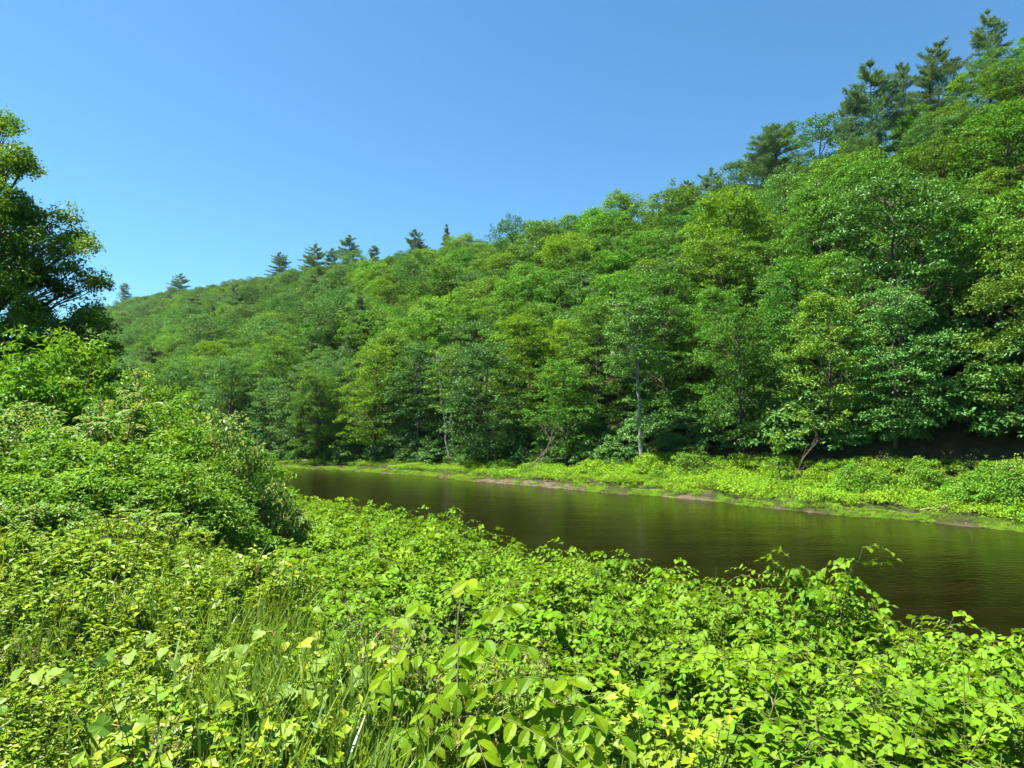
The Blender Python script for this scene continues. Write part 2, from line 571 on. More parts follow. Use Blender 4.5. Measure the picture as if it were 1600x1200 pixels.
# ------------------------------------------------------------------ ground and water
def build_terrain():
    tt = np.concatenate([np.arange(-200, -30, 8), np.arange(-30, 60, .5), np.arange(60, 140, 2), np.arange(140, 900, 10)])
    # u relative coordinate list, absolute u
    uu = np.concatenate([np.arange(-120, -6, 6), np.arange(-6, 20, .4), np.arange(20, 44, 2), np.arange(44, 76, .5), np.arange(76, 420, 5)])
    # far part follows the shore by shifting rows
    T, U = np.meshgrid(tt, uu, indexing='ij')
    sh = np.interp(T, [-200, 60, 140, 900], [0, 0, 8, 130])
    U2 = U + sh * np.clip((U - 20) / 24, 0, 1)
    X, Y = xy(U2, T)
    Z = ground(X, Y)
    nT, nU = X.shape
    idx = np.arange(nT * nU).reshape(nT, nU)
    Q = np.stack([idx[:-1, :-1], idx[:-1, 1:], idx[1:, 1:], idx[1:, :-1]], -1).reshape(-1, 4)
    sF = U2 - u_far(T)
    PXV = 800 + F * X / np.maximum(Y, 1)
    bare = -.1 + 1.9 * np.exp(-((PXV - 825) / 75) ** 2) + .8 * np.exp(-((PXV - 1070) / 30) ** 2) + .5 * vnoise(T, T * 0, 5, 21)
    v = np.where((sF > -6) & (sF < 8), np.clip(.55 - (sF - bare) * 1.4, 0, 1), 0)
    mb = MB(); mb.add(np.stack([X, Y, Z], -1).reshape(-1, 3), Q[:, ::-1], None, v.ravel())
    tag(link('ground', mb.mesh('ground', [terrain_mat()], True)), 'wooded hillside and river banks of dark leaf litter soil', kind='structure')
    # water sheet
    tt = np.concatenate([np.arange(-190, 200, 3), np.arange(200, 890, 15)])
    a, b = u_near(tt) - 3, u_far(tt) + 2.0
    k = np.linspace(0, 1, 12)
    U = a[:, None] * (1 - k) + b[:, None] * k
    T = np.repeat(tt[:, None], 12, 1)
    X, Y = xy(U, T)
    idx = np.arange(X.size).reshape(X.shape)
    Q = np.stack([idx[:-1, :-1], idx[:-1, 1:], idx[1:, 1:], idx[1:, :-1]], -1).reshape(-1, 4)
    mb = MB(); mb.add(np.stack([X, Y, X * 0], -1).reshape(-1, 3), Q[:, ::-1])
    tag(link('river_water', mb.mesh('river_water', [water_mat()], True)), 'slow dark brown river with streaky ripples and green reflections', kind='structure')


build_terrain()


# faint summer haze in the valley air
def haze():
    m = bpy.data.materials.new('haze_air'); m.use_nodes = True
    N = m.node_tree.nodes; N.clear()
    out = N.new('ShaderNodeOutputMaterial'); v = N.new('ShaderNodeVolumePrincipled')
    v.inputs['Color'].default_value = (.82, .90, 1.0, 1); v.inputs['Density'].default_value = .000035
    v.inputs['Anisotropy'].default_value = .2
    m.node_tree.links.new(v.outputs[0], out.inputs['Volume'])
    zt = max(o.location.z for o in SC.objects) + 60
    x0, x1, y0, y1, z0, z1 = -1100, 500, -320, 1150, -3.2, zt
    V = [(x, y, z) for z in (z0, z1) for x, y in ((x0, y0), (x1, y0), (x1, y1), (x0, y1))]
    Q = [(0, 3, 2, 1), (4, 5, 6, 7), (0, 1, 5, 4), (1, 2, 6, 5), (2, 3, 7, 6), (3, 0, 4, 7)]
    mb = MB(); mb.add(V, Q)
    tag(link('haze', mb.mesh('haze', [m])), 'faint pale summer haze filling the valley', kind='stuff')


# ------------------------------------------------------------------ broadleaf trees
def clump_leaves(mb, C, r, n, size, flat=.4, v0=.5, m=0, tpl=None, up=1.0, cen=None):
    """a leafy spray: leaves mostly near the upper skin of a flattened ellipsoid"""
    a = rng.uniform(0, 2 * math.pi, n); q = np.sqrt(rng.uniform(0, 1, n))
    x, y = q * np.cos(a), q * np.sin(a)
    z = flat * (np.sqrt(np.clip(1 - q * q, 0, 1)) * rng.uniform(.2, 1.05, n) - .45 * q * q) + rng.normal(0, .06, n)
    P = C + r * np.stack([x * rng.uniform(.85, 1.15), y * rng.uniform(.85, 1.15), z], -1)
    out = np.stack([x, y, z * 0], -1)
    Nn = unit(np.array([0, 0, up]) + out * .8 + rnd(n, .26))
    X = unit(out + rnd(n, .7) + np.array([0, 0, -.25]))
    v = np.clip(v0 + rng.normal(0, .10, n), 0, 1)
    put(mb, tpl or leaf_rhomb(), P, X, Nn, size * rng.uniform(.7, 1.25, n), v, m)


def spray(mb, C, r, n, size, flat, v0, nsub=8):
    """a bough: small leafy clumps with gaps between them"""
    cN = unit(np.clip(rnd(1, .25)[0], -.4, .4) * [1, 1, 0] + [0, 0, 1])
    for _ in range(nsub):
        a = rng.uniform(0, 6.28); q = math.sqrt(rng.uniform(0, 1))
        off = np.array([math.cos(a) * q, math.sin(a) * q, 0]) * r
        off[2] = -(off @ cN) / cN[2] * .8 + flat * r * (.5 - .7 * q * q) + rng.normal(0, .10) * r
        clump_leaves(mb, C + off, rng.uniform(.26, .44) * r, max(4, int(n / nsub)), size, .6, np.clip(v0 + rng.normal(0, .22), .05, .95))


def tree_meshes(key, H, R, base, nclump, per, lsize, leafm, flat=.42, shape=.5, barkm='bark', cl=(.9, 1.6), edge=False, trunk_r=.17):
    """returns (trunk mesh, crown mesh)"""
    mb = MB(); wb = MB()
    lean = rng.normal(0, .35, 2); i0 = rng.uniform(0, 6)
    top = np.array([lean[0], lean[1], H * .9])
    spine = bend([0, 0, -.8], top, 9, 0, .10)
    tube(wb, spine, np.linspace(trunk_r * 1.25, .04, 9), 8)
    for i in range(nclump):
        h = rng.uniform(0, 1) ** (.85 if edge else .62)
        z = base + (H - base) * h
        wide = .30 if edge else .45
        if h > wide:
            env = R * math.sqrt(max(.03, 1 - ((h - wide) / (1.03 - wide)) ** 2))
        else:
            env = R * (.72 + .28 * h / wide)
        q = math.sqrt(rng.uniform(.35, 1)) if rng.uniform() < .85 else rng.uniform(.1, .6)
        a = rng.uniform(0, 2 * math.pi)
        env *= 1 + .16 * math.sin(a * 3 + i0) + .1 * math.sin(a * 5 + h * 9 + i0)
        cr = rng.uniform(*cl) * (1.05 - .25 * h)
        ax = np.array([np.interp(z, spine[:, 2], spine[:, 0]), np.interp(z, spine[:, 2], spine[:, 1])])
        C = np.array([ax[0] + math.cos(a) * env * q, ax[1] + math.sin(a) * env * q, z + rng.normal(0, .2)])
        spray(mb, C, cr, int(per * (cr / np.mean(cl)) ** 1.6), lsize, flat, rng.uniform(.25, .75))
        if i % 5 == 0 and q > .4:
            z0 = max(base * .8, z - env * rng.uniform(.3, .7))
            p0 = np.array([np.interp(z0, spine[:, 2], spine[:, 0]), np.interp(z0, spine[:, 2], spine[:, 1]), z0])
            tube(wb, bend(p0, C - [0, 0, .1], 5, .25, .06), np.linspace(trunk_r * .38, .02, 5), 5)
    return wb.mesh(key + '_trunk', [M[barkm]], True), mb.mesh(key + '_crown', [M[leafm]])


def pine_meshes(key, H, R, base, whorls, leafm='pine', barkm='bark', taper=.8):
    mb = MB(); wb = MB()
    spine = bend([0, 0, -.8], [rng.normal(0, .3), rng.normal(0, .3), H], 8, 0, .06)
    tube(wb, spine, np.linspace(.26, .03, 8), 8)
    P, X, Nn, S, V = [], [], [], [], []
    for i in range(whorls):
        h = i / (whorls - 1)
        z = base + (H - base) * h ** .95 + rng.normal(0, .25)
        env = R * min(1, (1 - h) ** taper * 1.25 + .06) * (1 if h > .12 else .6 + h * 3)
        for j in range(rng.integers(4, 7)):
            a = rng.uniform(0, 2 * math.pi)
            ln = env * rng.uniform(.55, 1.12)
            rise = ln * rng.uniform(-.05, .5) + (.3 if h > .8 else 0)
            p0 = np.array([0, 0, z]) + np.array([np.interp(z, spine[:, 2], spine[:, 0]), np.interp(z, spine[:, 2], spine[:, 1]), 0])
            p1 = p0 + [math.cos(a) * ln, math.sin(a) * ln, rise]
            br = bend(p0, p1, 6, -.08 * ln, .03)
            tube(wb, br, np.linspace(.05, .012, 6), 4)
            nt_ = int(16 + ln * 24)
            s = rng.uniform(.25, 1.02, nt_)[:, None]
            d = unit(p1 - p0)
            side = np.array([-d[1], d[0], 0])
            w = rng.uniform(-1, 1, nt_)[:, None] * ln * .30 * (1.15 - s)
            c = p0 + (p1 - p0) * s + side * w + np.stack([np.zeros(nt_), np.zeros(nt_), rng.uniform(-.05, .22, nt_) - .08 * ln * 4 * (s * (1 - s))[:, 0]], -1)
            k = 8
            c = c + rnd(nt_, .12)
            cc = np.repeat(c, k, 0) + rnd(nt_ * k, .05)
            dd = unit(np.repeat(d[None] * .8 + side * np.sign(w) * .8, k, 0) + rnd(nt_ * k, .7) + [0, 0, .7])
            P.append(cc); X.append(dd); Nn.append(unit(rnd(nt_ * k, .7) + [0, 0, .6]))
            V.append(np.repeat(rng.uniform(0, 1, nt_), k))
    P, X, Nn, V = map(np.concatenate, (P, X, Nn, V))
    V0 = np.array([[0, .05, 0], [0, -.05, 0], [1, 0, 0]])
    tpl = (V0, None, np.array([[0, 1, 2]]))
    V0[:2, 1] *= 1.1
    put(mb, tpl, P, X, Nn, rng.uniform(.28, .5, len(P)), V)
    return wb.mesh(key + '_trunk', [M[barkm]], True), mb.mesh(key + '_crown', [M[leafm]])


VAR = []           # general hillside broadleaves
for k in range(7):
    mat = ['tree', 'tree', 'tree_deep', 'tree', 'tree_yellow', 'tree_deep', 'tree'][k]
    VAR.append(tree_meshes('broadleaf_%d' % k, 12.0 + k % 3, 4.3 + .4 * (k % 4), 3.4, 100, 150, .245, mat, flat=.5, cl=(.9, 1.8)))
EDGE = []          # trees of the forest edge, leafy to the ground, in layers
for k in range(7):
    mat = ['tree', 'tree_deep', 'tree', 'tree_deep', 'tree', 'tree_yellow', 'tree'][k]
    EDGE.append(tree_meshes('edge_tree_%d' % k, 13.5 + k % 3, 4.1 + .3 * (k % 3), .9, 140, 150, .22, mat, flat=.34, cl=(.8, 1.8), edge=True))
PINE = [pine_meshes('pine_%d' % k, 19, 4.3 + .5 * (k % 2), 3.5 + k, 18 + k, taper=.5) for k in range(3)]
SPRUCE = [pine_meshes('spruce_%d' % k, 18, 2.6, 2.0, 24, taper=.9) for k in range(2)]


def add_tree(name, pair, x, y, scl, rz, label, cat, group=None, sz=None, z=None):
    zz = float(ground(x, y)) if z is None else z
    t = thing(name, (x, y, zz), rz, (scl, scl, sz or scl), label, cat, group)
    link('trunk', pair[0], t)
    link('crown', pair[1], t)
    return t


# ---- special trees first: (px, top y, s inland, kind, width factor, label)
TAKEN = []


def slope_s(px, top, want):
    """distance inland at which a tree of the wanted height reaches the image row top"""
    best = None
    for s in np.arange(25, 185, 2.0):
        D = solve_D(px, s); x = (px - 800) / F * D
        e = abs(at(px, top, D)[2] - float(ground(x, D)) - want)
        if best is None or e < best[0]:
            best = (e, s)
    return best[1]


SLOPE = {(px_, tp): slope_s(px_, tp, w_) for px_, tp, w_ in ((300, 462, 21), (372, 448, 20), (482, 432, 20), (560, 470, 19), (330, 480, 21), (250, 480, 21), (433, 397, 24), (225, 545, 21))}


def sky_tree(px, top, s, pair, H0, wide, name, label, cat, group=None):
    s = SLOPE.get((px, top), s)
    D = solve_D(px, s)
    x, y = (px - 800) / F * D, D
    g = float(ground(x, y))
    ztop = at(px, top, D)[2]
    H = max(ztop - g, 4)
    sc = H / H0
    TAKEN.append((x, y, 3.4 if px > 1000 else 5.0))
    return add_tree(name, pair, x, y, sc * wide * ((1.15 if px > 1300 else 2.0) if pair in PINE else 1.5), rng.uniform(0, 6.28), label, cat, group, sz=sc)


_pines = [
    (1566, 24, 76, PINE[0], .85, 'highest pine of all, dark and bushy, at the upper end of the ridge'),
    (1484, 70, 80, PINE[1], 1.0, 'broad round topped pine on the skyline next below the highest pine'),
    (1424, 104, 84, PINE[2], .6, 'small thin pine on the skyline between two broad pines'),
    (1374, 107, 66, PINE[0], 1.0, 'large ridge pine with its bare pale trunk showing'),
    (1338, 165, 80, PINE[1], .6, 'lower grey green pine leaning on the left flank of the pale trunked pine'),
    (1222, 203, 100, PINE[2], .85, 'lone feathery pine standing clear of the ridge above the middle right slope'),
    (1117, 268, 112, PINE[0], .6, 'small wispy pine on the skyline left of the lone feathery pine'),
    (1080, 285, 120, PINE[2], .6, 'tiny pointed pine on the skyline where the ridge steepens'),
    (697, 355, 152, SPRUCE[0], .8, 'narrow dark spruce standing up alone from the middle of the skyline'),
    (650, 363, 154, PINE[1], .6, 'thin pale pine beside the narrow dark spruce on the skyline'),
    (583, 386, 160, PINE[2], .5, 'very small pine tip poking above the low part of the skyline'),
    (543, 371, 158, PINE[0], .8, 'dark full pine, tallest of the trio on the low left skyline'),
    (515, 390, 160, PINE[2], .6, 'slim pine squeezed between the trio of pines on the low left skyline'),
    (486, 384, 160, PINE[1], .7, 'pale conical pine, left one of the trio on the low skyline'),
    (433, 397, 112, PINE[0], .85, 'big dark pine standing down the slope with open tiered branches'),
    (275, 429, 176, PINE[1], .8, 'grey pine on the farthest left part of the skyline'),
    (190, 444, 186, PINE[2], .6, 'small hazy pine above the tip of the big left tree'),
    (250, 480, 100, PINE[0], .8, 'grey tiered pine on the far left slope below the skyline'),
    (225, 545, 95, PINE[1], .9, 'pale feathery pine just right of the large left tree'),
    (300, 462, 130, PINE[2], .8, 'dark pine with ragged tiers left of the slender spruce on the left slope'),
    (372, 448, 125, PINE[1], .8, 'full grey green pine between the slender spruce and the big tiered pine'),
    (482, 432, 120, PINE[2], .8, 'dark pine in the canopy below the trio of skyline pines'),
    (560, 470, 95, SPRUCE[1], 1.0, 'narrow dark conifer in the canopy under the full skyline pine'),
    (330, 480, 140, SPRUCE[1], .9, 'slender dark spruce among broadleaves on the left slope'),
]
for px, top, s, pair, w, lab in _pines:
    sky_tree(px, top, s, pair, 19 if pair in PINE else 18, w, 'pine_tree', lab, 'pine tree')
sky_tree(1168, 258, 104, VAR[5], 13.5, .8, 'broadleaf_tree', 'rounded grey green broadleaf on the skyline left of the lone feathery pine', 'tree')
sky_tree(1290, 198, 88, VAR[2], 13.5, .8, 'broadleaf_tree', 'wide blue green broadleaf bulging from the skyline below the pines', 'tree')
sky_tree(852, 353, 148, VAR[1], 13.5, .9, 'broadleaf_tree', 'low dark dome of a broadleaf breaking the middle skyline', 'tree')

# birch with a long pale bare trunk
PB = MB(); PC = MB()
sp_ = bend([0, 0, -.5], [-.6, .2, 15.6], 12, 0, .09)
tube(PB, sp_, np.linspace(.26, .05, 12), 10)
for i in range(95):
    h = rng.uniform(.55, 1.0) if i > 10 else rng.uniform(.15, .5)
    z = 17.3 * h
    a = rng.uniform(0, 6.28); q = rng.uniform(.6, 4.1) * (1.15 - .55 * h) * (.5 if h < .5 else 1)
    c0 = np.array([-.6 * h, 0, z]); C = c0 + [math.cos(a) * q, math.sin(a) * q, rng.uniform(0, .6)]
    spray(PC, C, rng.uniform(.8, 1.5), 110, .25, .3, rng.uniform(.3, .8))
    if i % 3 == 0:
        tube(PB, bend(c0 - [0, 0, q * .4], C, 5, .1, .05), np.linspace(.07, .02, 5), 5)
birch = (PB.mesh('birch_trunk', [M['pale_bark']], True), PC.mesh('birch_crown', [M['tree_deep']]))
D = solve_D(1003, 8.8)
bx, by = (1003 - 800) / F * D, D
add_tree('birch_tree', birch, bx, by, 1.0, 0.4, 'tall tree with a straight bare pale grey trunk rising behind the far bank', 'tree')
TAKEN.append((bx, by, 4.2))

# leaning double trunk, half dead
PB = MB(); PC = MB()
for sgn, Ht in ((-1, 15), (1, 13)):
    sp_ = bend([.25 * sgn, 0, -.5], [-1.2 + .9 * sgn, .3, Ht], 10, 0, .10)
    tube(PB, sp_, np.linspace(.17, .02, 10), 8)
    for i in range(9):
        k = rng.integers(4, 9)
        a = rng.uniform(0, 6.28); L_ = rng.uniform(.8, 2.4)
        tube(PB, bend(sp_[k], sp_[k] + [math.cos(a) * L_, math.sin(a) * L_, L_ * 1.1], 5, 0, .07), np.linspace(.05, .012, 5), 5)
for i in range(60):
    z = rng.uniform(7, 15.5); a = rng.uniform(0, 6.28); q = rng.uniform(.3, 2.8)
    clump_leaves(PC, np.array([-1 + math.cos(a) * q, math.sin(a) * q, z]), rng.uniform(.6, 1.1), 55, .25, .35, rng.uniform(.4, .9))
dbl = (PB.mesh('double_trunk', [M['pale_bark']], True), PC.mesh('thin_crown', [M['tree']]))
D = solve_D(706, 6.2)
add_tree('half_dead_tree', dbl, (706 - 800) / F * D, D, 1.0, .2, 'half dead tree with twin pale trunks and bare grey limbs', 'tree')
TAKEN.append(((706 - 800) / F * D, D, 3.0))

# ---- hillside trees, jittered along (t, s)
CLEAR = [(px_, w_, solve_D(px_, s_), rg) for px_, w_, s_, rg in ((1003, 50, 8.8, 20), (706, 40, 6.2, 25), (433, 17, 112, 40), (250, 15, 100, 40), (225, 14, 95, 40), (1374, 16, 66, 14), (543, 12, 158, 30), (300, 13, 130, 35), (372, 14, 125, 35), (482, 14, 120, 35), (560, 12, 95, 30), (330, 10, 140, 30), (1215, 18, 8, 20))]
CLEAR = [c for c in CLEAR if c[0] in (1003, 706, 1374, 543, 1215)] + [(a, 11, solve_D(a, s_), 45) for (a, b), s_ in SLOPE.items()]
cand = []
sp_len = 7.5
for tt in np.arange(-45, 880, sp_len):
    step = 6.7
    for si, ss in enumerate(np.arange(0, 220, step)):
        ss = ss + float(s_edge(tt))
        t = tt + rng.uniform(-2.2, 2.2) + (3 if si % 2 else 0); s = ss + rng.uniform(-1.7, 1.7)
        u = float(u_far(t)) + s
        x, y = xy(u, t)
        rs = float(np.interp(t, _rt, _rs))
        if s > rs + 14 or not in_view(x, y, 110):
            continue
        pxc = 800 + F * x / y
        if any(abs(pxc - a) < w_ and D_ - rg < y < D_ + 2 for a, w_, D_, rg in CLEAR):
            continue
        if any((x - a) ** 2 + (y - b) ** 2 < r * r for a, b, r in TAKEN):
            continue
        cand.append((x, y, s, math.hypot(x, y)))
print('tree candidates', len(cand))
cand.sort(key=lambda c: c[3] + c[2] * .25)
G_HILL = 'broadleaf trees of the hillside forest'
COLW = {'tree': 'mid green', 'tree_deep': 'deep blue green', 'tree_yellow': 'yellow green'}
nind = 270
ZONE = [(-999, 'left of the twin pale trunks'), (706, 'between twin trunks and tall trunk'), (1003, 'between tall trunk and upright sapling'),
        (1215, 'right of the upright sapling')]
HZONE = [(-999, 'above the left thicket'), (430, 'above the left end of the river'), (706, 'right of the twin pale trunks'), (1003, 'right of the tall pale trunk'), (1300, 'below the ridge pines')]
ORD, PEND = {}, []
stuffP, stuffR, stuffS, stuffI = [], [], [], []
ALLV = EDGE + VAR
ALLM = ['tree', 'tree_deep', 'tree', 'tree_deep', 'tree', 'tree_yellow', 'tree'] + ['tree', 'tree', 'tree_deep', 'tree', 'tree_yellow', 'tree_deep', 'tree']
wts_e = [1, 1, 1, .9, 1, .3, 1]; wts_v = [1, 1, .8, 1, .22, .8, 1]
for i, (x, y, s, d) in enumerate(cand):
    edge = s < 17.5
    w = np.array(wts_e if edge else wts_v); k = rng.choice(7, p=w / w.sum()) + (0 if edge else 7)
    sc = rng.uniform(.85, 1.2) if edge else rng.choice([rng.uniform(.68, .9), rng.uniform(.9, 1.15), rng.uniform(1.15, 1.42)], p=[.32, .4, .28])
    _t = ut(x, y)[1]
    if s > float(np.interp(_t, _rt, _rs)) - 40: sc = min(sc, rng.uniform(.72, .95)) * (.82 if x / y > .45 else 1)
    sz = sc * rng.uniform(.88, 1.12)
    rz = rng.uniform(0, 6.28)
    if i < nind:
        c = COLW[ALLM[k]]
        px = 800 + F * x / y
        if edge:
            zone = [z_ for a_, z_ in ZONE if px >= a_][-1]
            row = 'front row' if s < 13.2 else 'second row'
            ORD[zone, row, c] = ORD.get((zone, row, c), 0) + 1
            PEND.append((px, zone, row, c))
            lab = ''; g = 'trees of the forest edge behind the far bank'
            nm = 'edge_tree'
        else:
            zone = [z_ for a_, z_ in HZONE if px >= a_][-1]
            lev = 'above the riverside trees' if s < 34 else 'halfway up the slope' if s < 62 else 'high on the slope'
            lab = '%s canopy tree %s, %s' % (c, lev, zone); g = '%s canopy trees %s, %s' % (c, lev, zone)
            nm = 'broadleaf_tree'
        o = add_tree(nm, ALLV[k], x, y, sc, rz, lab or None, 'tree', g, sz=sz)
        if edge: PEND[-1] = (*PEND[-1], o)
    else:
        z = float(ground(x, y))
        stuffP.append((x, y, z)); stuffR.append((0, 0, rz)); stuffS.append((sc, sc, sz)); stuffI.append(k)
WORDS = ['first', 'second', 'third', 'fourth', 'fifth', 'sixth', 'seventh', 'eighth', 'ninth', 'tenth', 'eleventh', 'twelfth', 'thirteenth', 'fourteenth', 'fifteenth', 'sixteenth', 'seventeenth', 'eighteenth', 'nineteenth', 'twentieth'] + ['twenty-' + w for w in 'first second third fourth fifth sixth seventh eighth ninth'.split()] + ['thirtieth']
_cnt = {}
for px, zone, row, c, o in sorted(PEND, key=lambda q: q[0]):
    n = _cnt[zone, row] = _cnt.get((zone, row), 0) + 1
    z_ = zone
    o['label'] = '%s %s tree of the %s, %s' % (WORDS[min(n - 1, 29)], c, row.replace(' row', ' edge row'), z_)
scatter('hillside_forest', stuffP, stuffR, stuffS, stuffI, [[p[1] for p in ALLV], [p[0] for p in ALLV]],
        'closed green forest canopy covering the upper and farther hillside')

# understory: shade shrubs filling the dark gaps of the forest edge
def bush_mesh(key, R, H, n, per, lsize, leafm, flat=.5, tpl=None, cr=(.35, .6)):
    mb = MB(); wb = MB()
    for i in range(n):
        a = rng.uniform(0, 6.28); e = rng.uniform(0, 1)
        q = math.sqrt(rng.uniform(0, 1))
        z = H * (1 - .75 * q ** 2.2) * rng.uniform(.35, 1)
        C = np.array([math.cos(a) * R * q, math.sin(a) * R * q, z])
        clump_leaves(mb, C, rng.uniform(*cr), per, lsize, flat, rng.uniform(.2, .8), tpl=tpl)
        if i % 4 == 0:
            tube(wb, bend([C[0] * .15, C[1] * .15, -.15], C, 5, .08, .03), np.linspace(.03, .008, 5), 5)
    return wb.mesh(key + '_stem', [M['bark']], True), mb.mesh(key + '_leaves', [M[leafm]])


UND = [bush_mesh('understory_%d' % k, 1.6, 2.4, 34, 60, .24, 'tree_deep') for k in range(3)]
P, R_, S_, I_ = [], [], [], []
for t in np.arange(-45, 150, 1.7):
    for s in (-.9, .8, 2.6, 4.5, 7, 10, 14):
        if s < 0 and t < 28: continue
        t2, s2 = t + rng.uniform(-1, 1), s + float(s_edge(t)) + rng.uniform(-1, 1)
        x, y = xy(float(u_far(t2)) + s2, t2)
        if not in_view(x, y) or rng.uniform() < (.35 if t > 28 else .2): continue
        P.append((x, y, float(ground(x, y)))); R_.append((0, 0, rng.uniform(0, 6.28))); S_.append(rng.uniform(.7, 1.2) if t > 28 else rng.uniform(1.0, 1.9)); I_.append(rng.integers(0, 3))
scatter('forest_undergrowth', P, R_, S_, I_, [[u[1] for u in UND]], 'shaded leafy undergrowth between the trunks along the forest edge')

# ------------------------------------------------------------------ far bank
HERB = []
for k in range(4):
    mb = MB()
    for i in range(16):
        C = np.array([rng.normal(0, .45), rng.normal(0, .45), rng.uniform(.05, .42)])
        clump_leaves(mb, C, rng.uniform(.2, .38), 26, .11, .7, rng.uniform(.1, .9))
    HERB.append(mb.mesh('bank_herb_%d' % k, [M['bank']]))
for k in range(2):
    mb = MB(); n = 160
    P = np.stack([rng.normal(0, .4, n), rng.normal(0, .4, n), np.zeros(n)], -1)
    put(mb, leaf_blade(), P, unit(rnd(n, .35) + [0, 0, 1]), unit(rnd(n)), rng.uniform(.25, .55, n), rng.uniform(0, 1, n))
    V = mb
    HERB.append(mb.mesh('bank_grass_%d' % k, [M['grass']]))


def shore_bare(t):
    """how far the mud reaches inland along the far shore"""
    p = float(vnoise(t, 0, 5, 21)); base = .0 + .6 * max(0, p - .6)
    x, y = xy(float(u_far(t)), t)
    px = 800 + F * x / max(y, 1)
    if 715 < px < 935: base += 1.6 * math.sin((px - 715) / 220 * math.pi)
    if 1030 < px < 1110: base += .8
    return base


P, R_, S_, I_ = [], [], [], []
for t in np.arange(-26, 130, .55):
    for s in np.arange(.1, 10.5, .75 if True else 1):
        t2, s2 = t + rng.uniform(-.4, .4), s + rng.uniform(-.45, .45)
        x, y = xy(float(u_far(t2)) + s2, t2)
        if s2 < shore_bare(t2) * (1 + rng.uniform(-.3, .4)) or s2 > float(s_edge(t2)) + .8 or not in_view(x, y): continue
        dens = float(vnoise(x, y, 2.2, 9))
        lowz = s2 < 2.4
        k = rng.integers(4, 6) if (lowz and rng.uniform() < .75) or rng.uniform() < .15 else rng.integers(0, 4)
        sc = (.5 + 1.25 * dens) * (.5 if lowz else 1.0) * float(np.interp(t2, [40, 70], [1, .6])) * rng.uniform(.7, 1.2)
        P.append((x, y, float(ground(x, y)) - .05)); R_.append((0, 0, rng.uniform(0, 6.28))); S_.append(sc); I_.append(k)
for t in np.arange(-24, 110, .33):
    for s in (-.12, .2, .55, .95):
        t2, s2 = t + rng.uniform(-.2, .2), s + rng.uniform(-.15, .15)
        x, y = xy(float(u_far(t2)) + s2, t2)
        if not in_view(x, y) or (shore_bare(t2) > .5 and rng.uniform() < .8) or vnoise(t2, 3, 1.6, 51) < .3: continue
        P.append((x, y, float(ground(x, y)) - .02)); R_.append((0, 0, rng.uniform(0, 6.28))); S_.append(rng.uniform(.25, .5)); I_.append(rng.integers(0, 6))
scatter('far_bank_herbs', P, R_, S_, I_, [HERB], 'bright yellow green grass and low herbs covering the far river bank')

# shrubs and saplings on the far bank: (px, py base, radius m, height m, mat, label)
BSH = {}


def far_spot(px, s):
    D = solve_D(px, s)
    return (px - 800) / F * D, D


def far_bush(px, s, R, H, leafm, name, label, cat='shrub', dens=1.0, lsize=.16):
    H *= 1.3 if px > 1150 else 1.0
    x, y = far_spot(px, s)
    st, lv = bush_mesh(name, R, H, int(16 * R * max(H, 1) * dens) + 10, 45, lsize, leafm, .55, cr=(.3, .55))
    t = thing(name, (x, y, float(ground(x, y)) - .05), 0, 1, label, cat)
    link('stem', st, t); link('foliage', lv, t)


_fb = [
    (455, 6.0, 1.5, 1.5, 'shrub', 'low shrub at the left end of the far bank beside the white rock'),
    (520, 6.5, 1.3, 1.2, 'bank', 'small light green shrub on the far bank near its left end'),
    (655, 7.0, 1.5, 1.6, 'shrub', 'mid green shrub under the forest edge below the twin pale trunks'),
    (735, 5.8, 2.0, 1.5, 'bank', 'bright green mound of leaves above the bare muddy shore'),
    (785, 5.2, 1.8, 1.4, 'bank', 'bright leafy mound just left of the leaning dead branch'),
    (822, 4.4, 1.0, 1.0, 'shrub', 'dark little shrub at the foot of the leaning dead branch'),
    (868, 5.0, 1.4, 1.1, 'bank', 'yellow green shrub just right of the leaning dead branch'),
    (925, 6.2, 1.9, 1.4, 'bank', 'bright spreading shrub between the dead branch and the pale trunk'),
    (1012, 7.2, 1.7, 2.2, 'bank', 'bright green bush hiding the foot of the tall pale trunk'),
    (1030, 5.4, 1.0, 1.0, 'shrub', 'small dark bush in front of the bush at the pale trunk'),
    (1085, 7.6, 2.3, 3.0, 'tree', 'big dark rounded bush right of the pale trunk'),
    (1330, 5.8, 1.5, 1.9, 'shrub', 'light leafy shrub right of the bare leaning sapling'),
    (1372, 6.2, 1.4, 1.7, 'shrub', 'upright grey green shrub below the dark forest gap'),
    (1440, 6.6, 1.6, 2.2, 'shrub', 'arching shrub under the forest edge left of the broad thicket'),
    (1500, 4.9, 1.6, 1.6, 'shrub', 'low shrub in front of the broad thicket at the right'),
    (1545, 5.5, 2.1, 2.3, 'shrub', 'broad thicket of shrubs near the right edge of the far bank'),
    (1595, 5.6, 1.8, 2.5, 'shrub', 'leafy shrub cut by the right edge of the picture'),
    (1270, 7.0, 1.2, 1.3, 'bank', 'small bright shrub behind the bare leaning sapling'),
]
for px, s, R, H, m, lab in _fb:
    far_bush(px, s, R, H, m, 'bank_shrub', lab)
